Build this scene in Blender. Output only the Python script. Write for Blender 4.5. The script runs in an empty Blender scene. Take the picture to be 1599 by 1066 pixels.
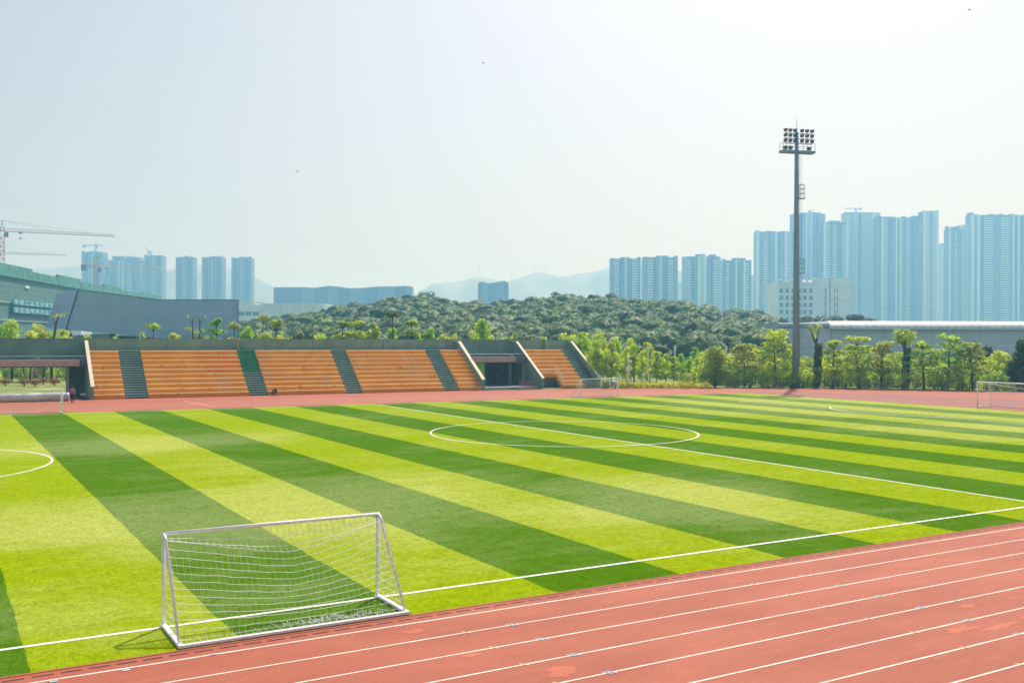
import bpy, math, random
import numpy as np
from mathutils import Vector, Matrix
sc = bpy.context.scene
COL = sc.collection
R = math.radians
PI = math.pi

# ------------------------------------------------------------------ camera
CAM = Vector((-37.493, -22.632, 6.373))
YAW, PIT, ROL = 0.53139, -0.0018167, 0.0029232
cd = bpy.data.cameras.new('camera')
cam = bpy.data.objects.new('camera', cd); COL.objects.link(cam)
Fv = Vector((math.cos(PIT)*math.sin(YAW), math.cos(PIT)*math.cos(YAW), math.sin(PIT)))
Rv = Fv.cross(Vector((0, 0, 1))).normalized(); Uv = Rv.cross(Fv)
R2 = Rv*math.cos(ROL)+Uv*math.sin(ROL); U2 = -Rv*math.sin(ROL)+Uv*math.cos(ROL)
cam.matrix_world = Matrix(((R2.x, U2.x, -Fv.x, CAM.x), (R2.y, U2.y, -Fv.y, CAM.y), (R2.z, U2.z, -Fv.z, CAM.z), (0, 0, 0, 1)))
cd.sensor_width = 36.0; cd.lens = 36*1538.69/1599
cd.clip_start = 0.1; cd.clip_end = 30000
sc.camera = cam

# ------------------------------------------------------------------ sky, sun, exposure
SUN_AZ, SUN_EL = 50.0, 54.0
w = bpy.data.worlds.new('World'); sc.world = w; w.use_nodes = True
nt = w.node_tree; bgn = nt.nodes['Background']
sky = nt.nodes.new('ShaderNodeTexSky'); sky.sky_type = 'NISHITA'; sky.sun_disc = False
sky.sun_elevation = R(SUN_EL); sky.sun_rotation = R(SUN_AZ)
sky.air_density = 1.0; sky.dust_density = 4.0; sky.ozone_density = 0.0; sky.altitude = 0
hsv = nt.nodes.new('ShaderNodeHueSaturation'); hsv.inputs['Saturation'].default_value = 0.7
nt.links.new(sky.outputs[0], hsv.inputs['Color']); nt.links.new(hsv.outputs[0], bgn.inputs[0]); bgn.inputs[1].default_value = 0.096
sl = bpy.data.lights.new('sun', 'SUN'); sl.energy = 3.5; sl.angle = R(0.8); sl.color = (1.0, 0.94, 0.92)
sun = bpy.data.objects.new('sun', sl); COL.objects.link(sun)
sdir = Vector((math.sin(R(SUN_AZ))*math.cos(R(SUN_EL)), math.cos(R(SUN_AZ))*math.cos(R(SUN_EL)), math.sin(R(SUN_EL))))
sun.rotation_euler = sdir.to_track_quat('Z', 'Y').to_euler(); sun.location = (0, 0, 300)
sc.view_settings.view_transform = 'Standard'; sc.view_settings.look = 'None'
sc.view_settings.exposure = 0.3; sc.view_settings.gamma = 1.0
sc.view_settings.use_curve_mapping = False
sc.cycles.max_bounces = 6; sc.cycles.diffuse_bounces = 3; sc.cycles.glossy_bounces = 2
sc.cycles.transmission_bounces = 3; sc.cycles.volume_bounces = 1; sc.cycles.transparent_max_bounces = 8
sc.cycles.use_denoising = True
sc.cycles.caustics_reflective = False; sc.cycles.caustics_refractive = False

# ------------------------------------------------------------------ helpers
class MB:
    """collects shapes, then links them as ONE mesh object"""
    def __init__(s): s.v = []; s.f = []; s.m = []
    def add(s, vs, fs, m=0):
        b = len(s.v); s.v += [tuple(q) for q in vs]
        s.f += [tuple(i+b for i in f) for f in fs]; s.m += [m]*len(fs)
    def box(s, x0, x1, y0, y1, z0, z1, m=0):
        s.add([(x0,y0,z0),(x1,y0,z0),(x1,y1,z0),(x0,y1,z0),(x0,y0,z1),(x1,y0,z1),(x1,y1,z1),(x0,y1,z1)],
              [(3,2,1,0),(4,5,6,7),(0,1,5,4),(1,2,6,5),(2,3,7,6),(3,0,4,7)], m)
    def hexa(s, p, m=0):   # eight corners, bottom then top
        s.add(p, [(3,2,1,0),(4,5,6,7),(0,1,5,4),(1,2,6,5),(2,3,7,6),(3,0,4,7)], m)
    def prism(s, poly, lo, hi, axis='z', m=0):
        n = len(poly)
        def P(q, t): return (q[0], q[1], t) if axis == 'z' else ((t, q[0], q[1]) if axis == 'x' else (q[0], t, q[1]))
        s.add([P(q, lo) for q in poly]+[P(q, hi) for q in poly],
              [tuple(range(n-1, -1, -1)), tuple(range(n, 2*n))]+[(i, (i+1) % n, n+(i+1) % n, n+i) for i in range(n)], m)
    def tube(s, pts, r, n=8, m=0, cap=True, flat=None):
        pts = [Vector(q) for q in pts]; k = len(pts)
        rs = r if isinstance(r, (list, tuple)) else [r]*k
        b = len(s.v); up = None; vs = []
        for i, q in enumerate(pts):
            t = (pts[min(i+1, k-1)]-pts[max(i-1, 0)])
            t = t.normalized() if t.length > 1e-9 else Vector((0, 0, 1))
            if up is None: up = Vector((0, 0, 1)) if abs(t.z) < .9 else Vector((1, 0, 0))
            a = up.cross(t)
            if a.length < 1e-6: a = Vector((1, 0, 0)).cross(t)
            a.normalize(); c = t.cross(a); up = c
            for j in range(n):
                an = 2*PI*(j+.5)/n
                vs.append(q+(a*math.cos(an)+c*math.sin(an))*rs[i])
        fs = [(i*n+j, i*n+(j+1) % n, (i+1)*n+(j+1) % n, (i+1)*n+j) for i in range(k-1) for j in range(n)]
        if cap: fs += [tuple(range(n-1, -1, -1)), tuple(range((k-1)*n, k*n))]
        s.add(vs, fs, m)
    def bar(s, a, b, t, m=0): s.tube([a, b], t*.7071, 4, m)
    def ball(s, c, r, m=0, nu=10, nv=7):
        rx, ry, rz = r if isinstance(r, (tuple, list)) else (r, r, r)
        vs = [(c[0], c[1], c[2]-rz)]
        for i in range(1, nv):
            ph = -PI/2+PI*i/nv
            for j in range(nu):
                a = 2*PI*j/nu; vs.append((c[0]+rx*math.cos(ph)*math.cos(a), c[1]+ry*math.cos(ph)*math.sin(a), c[2]+rz*math.sin(ph)))
        vs.append((c[0], c[1], c[2]+rz)); fs = []
        for j in range(nu):
            fs.append((0, 1+(j+1) % nu, 1+j)); T = len(vs)-1; B0 = 1+(nv-2)*nu
            fs.append((T, B0+j, B0+(j+1) % nu))
            for i in range(nv-2): fs.append((1+i*nu+j, 1+i*nu+(j+1) % nu, 1+(i+1)*nu+(j+1) % nu, 1+(i+1)*nu+j))
        s.add(vs, fs, m)
    def build(s, name, mats, parent=None, smooth=False, loc=(0, 0, 0), rz=0):
        me = bpy.data.meshes.new(name); me.from_pydata(s.v, [], s.f)
        for q in (mats if isinstance(mats, (list, tuple)) else [mats]): me.materials.append(q)
        me.polygons.foreach_set('material_index', s.m)
        if smooth: me.polygons.foreach_set('use_smooth', [True]*len(s.f))
        me.update()
        return link(name, me, parent, loc, rz)

def link(name, me, parent=None, loc=(0, 0, 0), rz=0):
    o = bpy.data.objects.new(name, me); COL.objects.link(o)
    o.location = loc; o.rotation_euler = (0, 0, rz)
    if parent: o.parent = parent
    return o
def tag(o, label, cat, group=None):
    o['label'] = label; o['category'] = cat
    if group: o['group'] = group
    return o
def thing(name, label, cat, loc=(0, 0, 0), rz=0, group=None):
    return tag(link(name, None, None, loc, rz), label, cat, group)
def struct(o, kind='structure'): o['kind'] = kind; return o
def dup(root, loc, rz=0, scale=1.0, label=None, group=None):
    r = root.copy(); COL.objects.link(r); r.location = loc; r.rotation_euler = (0, 0, rz)
    r.scale = scale if isinstance(scale, (tuple, list)) else (scale,)*3
    if label: r['label'] = label
    if group: r['group'] = group
    for ch in list(root.children):
        c = ch.copy(); COL.objects.link(c); c.parent = r
        for g in ch.children:
            d = g.copy(); COL.objects.link(d); d.parent = c
    return r

# a lateral/depth frame for what lies behind the stadium: B(u, v) metres right of and beyond the camera's stand
def B(u, v, z=0.0): return Vector((CAM.x+u*math.cos(YAW)+v*math.sin(YAW), CAM.y-u*math.sin(YAW)+v*math.cos(YAW), z))
def U(px, v): return (px-799.5)/1538.69*v
def Z(px, py, v): return CAM.z+(530.2+.0029*(px-800)-py)/1538.69*v
def ground_at(px, py):
    v = CAM.z*1538.69/(py-530.2-.0029*(px-800)); return B(U(px, v), v)

# ------------------------------------------------------------------ materials
def nodes(name):
    m = bpy.data.materials.new(name); m.use_nodes = True
    t = m.node_tree; return m, t, t.nodes['Principled BSDF']
def N(t, kind, **kw):
    n = t.nodes.new(kind)
    for k, v in kw.items():
        if k.startswith('i_'): n.inputs[int(k[2:]) if k[2:].isdigit() else k[2:]].default_value = v
        else: setattr(n, k, v)
    return n
def L(t, a, b): t.links.new(a, b)
def math_(t, op, a, b=None, c=None):
    n = t.nodes.new('ShaderNodeMath'); n.operation = op
    for i, q in enumerate((a, b, c)):
        if q is None: continue
        if isinstance(q, (int, float)): n.inputs[i].default_value = q
        else: L(t, q, n.inputs[i])
    return n.outputs[0]
def mixc(t, f, a, b):
    n = t.nodes.new('ShaderNodeMix'); n.data_type = 'RGBA'
    for s, q in ((n.inputs[0], f), (n.inputs[6], a), (n.inputs[7], b)):
        if isinstance(q, (int, float)): s.default_value = q
        elif isinstance(q, tuple): s.default_value = (*q, 1) if len(q) == 3 else q
        else: L(t, q, s)
    return n.outputs[2]
def noise(t, co, scale, detail=3, rough=.55, dist=0):
    n = N(t, 'ShaderNodeTexNoise'); n.inputs['Scale'].default_value = scale
    n.inputs['Detail'].default_value = detail; n.inputs['Roughness'].default_value = rough; n.inputs['Distortion'].default_value = dist
    if co is not None: L(t, co, n.inputs['Vector'])
    return n.outputs['Fac']
def ramp(t, f, a, b):   # smooth 0..1 between a and b
    n = N(t, 'ShaderNodeMapRange', interpolation_type='SMOOTHSTEP'); n.inputs[1].default_value = a; n.inputs[2].default_value = b
    L(t, f, n.inputs[0]); return n.outputs[0]
def coords(t): return N(t, 'ShaderNodeTexCoord').outputs['Object']
def sep(t, co):
    n = N(t, 'ShaderNodeSeparateXYZ'); L(t, co, n.inputs[0]); return n.outputs
def scalev(t, co, v):
    n = N(t, 'ShaderNodeVectorMath', operation='MULTIPLY'); L(t, co, n.inputs[0]); n.inputs[1].default_value = v; return n.outputs[0]
def plain(name, c, rough=.6, var=.15, scale=2.0, metal=0.0, c2=None, spec=.4, bump=0):
    m, t, b = nodes(name); co = coords(t)
    n1 = noise(t, co, scale, 5, .6)
    lo = tuple(q*(1-var) for q in c); hi = c2 or tuple(min(1, q*(1+var)) for q in c)
    L(t, mixc(t, ramp(t, n1, .3, .7), lo, hi), b.inputs['Base Color'])
    b.inputs['Roughness'].default_value = rough; b.inputs['Metallic'].default_value = metal
    b.inputs['Specular IOR Level'].default_value = spec
    if bump:
        bn = N(t, 'ShaderNodeBump'); bn.inputs['Strength'].default_value = bump; bn.inputs['Distance'].default_value = .02
        L(t, noise(t, co, scale*6, 4), bn.inputs['Height']); L(t, bn.outputs[0], b.inputs['Normal'])
    return m
def leafmat(name, c1, c2, tr=.45, scale=.5, attr=False):
    m, t, b = nodes(name); co = coords(t)
    n1 = ramp(t, noise(t, co, scale, 3), .35, .65)
    n2 = noise(t, co, scale*7, 2)
    oi = N(t, 'ShaderNodeObjectInfo').outputs['Random']
    col = mixc(t, n1, c1, c2)
    if attr:
        a = N(t, 'ShaderNodeAttribute', attribute_name='tint'); 
        mm = N(t, 'ShaderNodeMix', data_type='RGBA', blend_type='MULTIPLY'); mm.inputs[0].default_value = 1
        L(t, col, mm.inputs[6]); L(t, a.outputs['Color'], mm.inputs[7]); col = mm.outputs[2]
    hs = N(t, 'ShaderNodeHueSaturation'); L(t, col, hs.inputs['Color'])
    L(t, math_(t, 'ADD', math_(t, 'MULTIPLY', oi, .03), .485), hs.inputs['Hue'])
    L(t, math_(t, 'ADD', math_(t, 'MULTIPLY', n2, .7), .65), hs.inputs['Value'])
    L(t, hs.outputs[0], b.inputs['Base Color']); b.inputs['Roughness'].default_value = .6; b.inputs['Specular IOR Level'].default_value = .25
    tl = N(t, 'ShaderNodeBsdfTranslucent')
    h2 = N(t, 'ShaderNodeHueSaturation'); L(t, hs.outputs[0], h2.inputs['Color']); h2.inputs['Hue'].default_value = .495; h2.inputs['Value'].default_value = 1.4
    L(t, h2.outputs[0], tl.inputs[0])
    mx = N(t, 'ShaderNodeMixShader'); mx.inputs[0].default_value = tr
    L(t, b.outputs[0], mx.inputs[1]); L(t, tl.outputs[0], mx.inputs[2])
    L(t, mx.outputs[0], t.nodes['Material Output'].inputs['Surface'])
    return m

STRIPE = 3.985
def turf_material():
    m, t, b = nodes('artificial_turf'); co = coords(t); x, y, z = sep(t, co)
    wob = math_(t, 'ADD', math_(t, 'MULTIPLY', math_(t, 'SUBTRACT', noise(t, co, .5, 3), .5), .16), math_(t, 'MULTIPLY', math_(t, 'SUBTRACT', noise(t, co, 9, 3), .5), .10))
    xs = math_(t, 'DIVIDE', math_(t, 'ADD', x, wob), STRIPE)
    par = math_(t, 'FLOORED_MODULO', math_(t, 'FLOOR', xs), 2.0)      # 0: dark bands right of the halfway line
    fib = noise(t, scalev(t, co, (9, 3.0, 1)), 2.2, 5, .75)
    fin = noise(t, scalev(t, co, (30, 10, 1)), 1.5, 3, .7)
    grain = noise(t, scalev(t, co, (1.5, 1.0, 1)), 1.6, 7, .82)
    gr2 = noise(t, scalev(t, co, (5, 3.2, 1)), 1.5, 4, .8)
    nap = noise(t, scalev(t, co, (.07, .13, 1)), 1.0, 4, .6, .4)         # where the pile lies over
    wear_sheen = noise(t, scalev(t, co, (.35, .8, 1)), 1.0, 5, .7)
    light = mixc(t, ramp(t, fib, .32, .68), (.195, .285, .001), (.305, .415, .002))
    dark = mixc(t, ramp(t, fib, .32, .68), (.050, .138, .001), (.092, .212, .002))
    c = mixc(t, par, dark, light)
    worn_or_sheen = None       # stretches of whitish backlit sheen, painted into the turf colour
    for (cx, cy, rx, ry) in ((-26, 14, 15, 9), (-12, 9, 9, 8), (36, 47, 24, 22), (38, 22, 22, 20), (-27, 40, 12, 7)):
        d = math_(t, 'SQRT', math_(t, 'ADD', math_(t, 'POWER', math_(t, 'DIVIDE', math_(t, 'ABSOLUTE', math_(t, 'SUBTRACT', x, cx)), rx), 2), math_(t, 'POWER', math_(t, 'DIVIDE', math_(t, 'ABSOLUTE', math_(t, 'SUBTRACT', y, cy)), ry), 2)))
        q = math_(t, 'MAXIMUM', 0.0, math_(t, 'SUBTRACT', 1.0, d)); worn_or_sheen = q if worn_or_sheen is None else math_(t, 'MAXIMUM', worn_or_sheen, q)
    worn_or_sheen = math_(t, 'MINIMUM', 1.0, math_(t, 'MULTIPLY', worn_or_sheen, 1.5))
    napv = math_(t, 'ADD', math_(t, 'ADD', math_(t, 'MULTIPLY', nap, .6), math_(t, 'MULTIPLY', wear_sheen, .4)), math_(t, 'MULTIPLY', worn_or_sheen, .27))
    nap_sheen = math_(t, 'MULTIPLY', ramp(t, napv, .45, .78), .78)
    nap_sheen = math_(t, 'MULTIPLY', nap_sheen, math_(t, 'ADD', .65, math_(t, 'MULTIPLY', ramp(t, gr2, .3, .7), .5)))
    c = mixc(t, nap_sheen, c, mixc(t, par, (.22, .30, .095), (.43, .48, .12)))  # pale nap sheen, with some wear, mixed into the base colour
    v = N(t, 'ShaderNodeHueSaturation'); L(t, c, v.inputs['Color'])
    gv = math_(t, 'ADD', math_(t, 'MULTIPLY', math_(t, 'SUBTRACT', grain, .5), 1.15), math_(t, 'MULTIPLY', math_(t, 'SUBTRACT', gr2, .5), 1.0))
    L(t, math_(t, 'ADD', math_(t, 'ADD', math_(t, 'MULTIPLY', fin, .5), .75), gv), v.inputs['Value'])
    L(t, v.outputs[0], b.inputs['Base Color'])
    b.inputs['Roughness'].default_value = .7; b.inputs['Specular IOR Level'].default_value = 0
    b.inputs['Sheen Weight'].default_value = 0; b.inputs['Sheen Roughness'].default_value = .4
    bn = N(t, 'ShaderNodeBump'); bn.inputs['Strength'].default_value = .5; bn.inputs['Distance'].default_value = .04
    L(t, math_(t, 'ADD', fib, fin), bn.inputs['Height']); L(t, bn.outputs[0], b.inputs['Normal'])
    return m
def track_material(name, c, c2):
    m, t, b = nodes(name); co = coords(t)
    n1 = noise(t, scalev(t, co, (.22, .5, 1)), 1, 5, .65, .3); n2 = noise(t, co, 9, 4, .7); n3 = noise(t, scalev(t, co, (.6, 2.4, 1)), 1.3, 4, .6)
    col = mixc(t, ramp(t, n1, .3, .7), c, c2)
    col = mixc(t, math_(t, 'MULTIPLY', ramp(t, n3, .52, .75), .35), col, tuple(min(1, q*1.25+.02) for q in c2))
    hs = N(t, 'ShaderNodeHueSaturation'); L(t, col, hs.inputs['Color'])
    L(t, math_(t, 'ADD', math_(t, 'MULTIPLY', n2, .5), .75), hs.inputs['Value']); L(t, hs.outputs[0], b.inputs['Base Color'])
    b.inputs['Roughness'].default_value = .75; b.inputs['Specular IOR Level'].default_value = .3
    bn = N(t, 'ShaderNodeBump'); bn.inputs['Strength'].default_value = .25; bn.inputs['Distance'].default_value = .006
    L(t, noise(t, co, 60, 3, .7), bn.inputs['Height']); L(t, bn.outputs[0], b.inputs['Normal'])
    return m
def facade(name, wall, glass, fh=3.0, bw=3.2, wf=.6, hf=.55, tint=.12):
    """storeys of windows in a wall, in object space"""
    m, t, b = nodes(name); co = coords(t); x, y, z = sep(t, co)
    h = math_(t, 'ADD', x, math_(t, 'MULTIPLY', y, 1.0))
    fx = math_(t, 'FRACT', math_(t, 'DIVIDE', h, bw)); fz = math_(t, 'FRACT', math_(t, 'DIVIDE', z, fh))
    win = math_(t, 'MULTIPLY', math_(t, 'LESS_THAN', fx, wf), math_(t, 'LESS_THAN', fz, hf))
    wn = N(t, 'ShaderNodeTexWhiteNoise', noise_dimensions='2D'); cb = N(t, 'ShaderNodeCombineXYZ')
    L(t, math_(t, 'FLOOR', math_(t, 'DIVIDE', h, bw)), cb.inputs[0]); L(t, math_(t, 'FLOOR', math_(t, 'DIVIDE', z, fh)), cb.inputs[1]); L(t, cb.outputs[0], wn.inputs['Vector'])
    g = mixc(t, math_(t, 'MULTIPLY', wn.outputs['Value'], .5), glass, tuple(min(1, q*2.2+.05) for q in glass))
    wl = mixc(t, ramp(t, noise(t, co, .08, 4), .3, .7), tuple(q*(1-tint) for q in wall), wall)
    L(t, mixc(t, win, wl, g), b.inputs['Base Color'])
    L(t, math_(t, 'SUBTRACT', .75, math_(t, 'MULTIPLY', win, .5)), b.inputs['Roughness'])
    return m

M = {}
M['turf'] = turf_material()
M['track'] = track_material('red_running_track', (.335, .086, .044), (.405, .113, .062))
M['dzone'] = track_material('dark_red_track', (.255, .082, .062), (.30, .105, .08))
M['patch'] = track_material('orange_repair', (.46, .12, .058), (.50, .145, .075))
M['line'] = plain('white_line_paint', (.80, .80, .76), .7, .12, 1.5)
M['lane'] = plain('lane_line_paint', (.80, .70, .60), .7, .16, 1.2)
M['tape_y'] = plain('yellow_mark_paint', (.80, .55, .18), .7)
M['tape_b'] = plain('blue_mark_paint', (.40, .58, .66), .7)
M['slot'] = plain('dark_slot', (.10, .025, .025), .8)
M['white'] = plain('white_tube_paint', (.90, .90, .91), .4, .10, 9)
M['net'] = plain('white_net_cord', (.85, .85, .82), .8, .05)
M['dark'] = plain('dark_metal', (.05, .055, .06), .5)
M['grass'] = plain('rough_grass', (.10, .17, .03), .9, .4, .25, c2=(.24, .30, .06))
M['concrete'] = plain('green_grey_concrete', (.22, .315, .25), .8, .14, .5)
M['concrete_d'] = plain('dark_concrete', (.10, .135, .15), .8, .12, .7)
M['cream'] = plain('cream_coping', (.78, .70, .52), .7, .08)
M['pinkc'] = plain('pinkish_beam_paint', (.48, .36, .30), .8, .1)
M['steel'] = plain('galvanised_steel', (.40, .43, .45), .45, .1, 4, metal=.3)
M['pole'] = plain('grey_mast_paint', (.25, .37, .54), .5, .12, .6)
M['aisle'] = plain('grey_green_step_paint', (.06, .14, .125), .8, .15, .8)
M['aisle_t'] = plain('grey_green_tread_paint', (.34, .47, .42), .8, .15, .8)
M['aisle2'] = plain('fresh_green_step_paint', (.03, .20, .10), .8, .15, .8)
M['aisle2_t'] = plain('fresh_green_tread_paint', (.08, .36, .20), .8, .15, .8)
M['bark'] = plain('bark', (.10, .075, .05), .9, .3, 3)
M['bark_pale'] = plain('pale_bark', (.24, .20, .15), .9, .3, 3)

def bench_paint(name, c, c2, worn_or_sheen):
    m, t, b = nodes(name); co = coords(t); x, y, z = sep(t, co)
    n1 = ramp(t, noise(t, scalev(t, co, (.5, .3, 1.1)), 1.2, 4), .3, .7); col = mixc(t, n1, c, c2)
    drip = ramp(t, noise(t, scalev(t, co, (2.4, .6, .8)), 1.0, 3, .6), .65, .70)
    col = mixc(t, math_(t, 'MULTIPLY', drip, .7), col, (.38, .085, .006))
    # bare, worn stretches beside the stairs and where people sit
    ww = None
    for (cx, hw, zc, hz) in ((14.6, 1.7, 1.2, 1.9), (19.9, .8, 3.2, 3.4), (38.3, 1.5, 3.2, 1.9), (26.5, 1.0, 1.5, 1.0)):
        dx = math_(t, 'DIVIDE', math_(t, 'ABSOLUTE', math_(t, 'SUBTRACT', x, cx)), hw)
        dz = math_(t, 'DIVIDE', math_(t, 'ABSOLUTE', math_(t, 'SUBTRACT', z, zc)), hz)
        q = math_(t, 'SUBTRACT', 1.0, math_(t, 'MAXIMUM', dx, dz)); ww = q if ww is None else math_(t, 'MAXIMUM', ww, q)
    wn = noise(t, scalev(t, co, (1.6, .5, 2.2)), 1.4, 4)
    wf = math_(t, 'MULTIPLY', ramp(t, math_(t, 'MULTIPLY', ramp(t, ww, 0, .5), wn), .36, .72), .5)
    col = mixc(t, wf, col, worn_or_sheen)
    L(t, col, b.inputs['Base Color']); b.inputs['Roughness'].default_value = .75; b.inputs['Specular IOR Level'].default_value = .06
    return m
M['orange'] = bench_paint('orange_bench_paint', (.80, .30, .004), (.90, .37, .006), (.55, .36, .27))
M['orange2'] = bench_paint('deep_orange_bench_paint', (.80, .23, .004), (.88, .28, .006), (.55, .36, .27))
M['tread'] = bench_paint('pale_bench_tread', (.90, .66, .32), (.95, .76, .44), (.66, .58, .52))

# ------------------------------------------------------------------ ground, track, turf and their markings
g = MB(); S = 9000
g.add([(-S, -S, -.06), (S, -S, -.06), (S, S, -.06), (-S, S, -.06)], [(0, 1, 2, 3)])
struct(g.build('ground', M['grass']))

def smooth_poly(pts, n=6):
    out = []
    for i in range(len(pts)-1):
        p0, p1, p2, p3 = (Vector(pts[max(0, min(len(pts)-1, k))]) for k in (i-1, i, i+1, i+2))
        for k in range(n):
            a = k/n
            out.append(.5*((2*p1)+(p2-p0)*a+(2*p0-5*p1+4*p2-p3)*a*a+(3*p1-p0-3*p2+p3)*a**3))
    out.append(Vector(pts[-1])); return out
OUT = smooth_poly([(20, 85.6), (38.2, 83.6), (45, 81.6), (51.5, 78.4), (57, 75.6), (61.9, 72.2), (66.5, 67.9), (71.3, 62.8), (75.9, 56.6), (80.3, 49.5), (83.5, 40), (84, 30), (82, 18), (76, 4), (66, -8), (54, -14)])
tr = MB()
poly = [(-58, -14, 0), (54, -14, 0)][:1]+[(q.x, q.y, 0) for q in reversed(OUT)]+[(20, 88.5, 0), (-58, 91.5, 0)]
tr.add(poly, [tuple(range(len(poly)))])
struct(tr.build('running_track', M['track']))
# darker segment of the bend between the goal line and the lanes
DZ = smooth_poly([(46.9, 66.2), (50.2, 68.6), (53.7, 65.0), (57.7, 60.0), (60.9, 54.6), (63.0, 47.9), (63.8, 40.5), (63.5, 30), (62, 20), (58, 9), (50, -1)])
dz = MB(); poly = [(q.x, q.y, .004) for q in DZ]; dz.add(poly[::-1], [tuple(range(len(poly)))])
struct(dz.build('bend_segment', M['dzone']))

FARY = lambda x: 69.6-.045*(x+33)
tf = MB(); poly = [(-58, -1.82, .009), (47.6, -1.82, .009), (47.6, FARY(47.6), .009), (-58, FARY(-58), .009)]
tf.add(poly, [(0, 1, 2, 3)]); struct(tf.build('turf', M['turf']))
rim = MB()   # narrow concrete edging round the turf
rim.box(-58, 47.6, -1.90, -1.82, -.05, .012); rim.box(47.6, 47.68, -1.9, FARY(47.6), -.05, .012)
struct(rim.build('turf_edging', M['track']))

fm = MB(); zf = .014
def strip(mb, a, b, wd, z, m=0):
    a = Vector(a); b = Vector(b); d = (b-a).normalized(); n = Vector((-d.y, d.x))*wd/2
    mb.add([(*(a-n), z), (*(b-n), z), (*(b+n), z), (*(a+n), z)], [(0, 1, 2, 3)], m)
def arc(mb, c, r, a0, a1, wd, z, m=0, n=72):
    for i in range(n):
        t0 = a0+(a1-a0)*i/n; t1 = a0+(a1-a0)*(i+1)/n
        q = [(c[0]+(r+s)*math.cos(t), c[1]+(r+s)*math.sin(t), z) for t, s in ((t0, -wd/2), (t0, wd/2), (t1, wd/2), (t1, -wd/2))]
        mb.add(q, [(3, 2, 1, 0)] if False else [(0, 1, 2, 3)], m)
strip(fm, (-58, 0), (47.4, 0), .12, zf)
strip(fm, (0, .06), (0, FARY(0)-1.1), .12, zf)
strip(fm, (-58, FARY(-58)-1.1), (47.4, FARY(47.4)-1.1), .12, zf)
arc(fm, (0, 34.1), 9.15, 0, 2*PI, .12, zf+.002)
arc(fm, (-41.2, 34.9), 9.15, -R(52), R(52), .12, zf)
arc(fm, (42.4, 36), 9.3, PI-R(52), PI+R(60), .13, zf)
strip(fm, (34.8, 53.9), (47.4, 53.0), .12, zf); strip(fm, (34.8, 15), (34.8, 53.9), .12, zf)
struct(fm.build('pitch_markings', M['line']))

tm = MB(); zt = .005
Y0, LW = -2.43, 1.22
for i in range(9): strip(tm, (-58, Y0-LW*i), (54, Y0-LW*i), .05 if i else .06, zt, 0)
for i in range(1, 8):      # hurdle and relay ticks across the lane lines
    y = Y0-LW*i
    for x, m in ((-27.42, 1), (-26.3, 2), (-18.92, 1), (-17.1, 2), (-9.6, 1), (-8.0, 2), (0.4, 1), (9.2, 1), (18, 1)):
        strip(tm, (x-.12, y+.09), (x+.02, y-.09), .035, zt+.004, m)
        strip(tm, (x-.02, y+.09), (x+.12, y-.09), .035, zt+.006, m) if m == 2 else None
for x, y, m in ((-35.55, Y0-.13, 2), (-34.28, Y0-.13, 2), (-32.6, Y0, 2), (-15.8, -7.35, 2)): strip(tm, (x-.07, y), (x+.07, y), .07, zt+.007, m)
for i in range(1, 9):  # far straight
    strip(tm, (-58, 71.7+1.22*i), (40, 71.7-4.2+1.22*i), .05, zt, 0)
strip(tm, (-15.4, 81.2), (-14.6, 71.4), .10, zt+.004, 0)
struct(tm.build('track_markings', [M['lane'], M['tape_y'], M['tape_b']]))
dr = MB()
x = -57.6
while x < 47: strip(dr, (x-.19, -2.09), (x+.19, -2.09), .07, .005); x += .498
struct(dr.build('drain_slots', M['slot']))
rp = MB(); rnd = random.Random(5)
def blotch(cx, cy, rx, ry, n=14):
    pts = []
    for k in range(n):
        a = 2*PI*k/n; q = rnd.uniform(.55, 1.15); pts.append((cx+rx*q*math.cos(a), cy+ry*q*math.sin(a), .003))
    rp.add(pts, [tuple(range(n))])
blotch(-27.05, -6.8, .38, .30); blotch(-28.1, -5.05, .25, .16); blotch(-28.4, -3.0, .3, .14)
blotch(-16.0, -7.75, .30, .18); blotch(-17.9, -8.9, .55, .22); blotch(-16.9, -9.2, .8, .12); blotch(-18.4, -7.9, .4, .05); blotch(-15.6, -9.0, .5, .06); blotch(-19.2, -3.2, .3, .08)
struct(rp.build('track_repairs', M['patch']))

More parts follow.
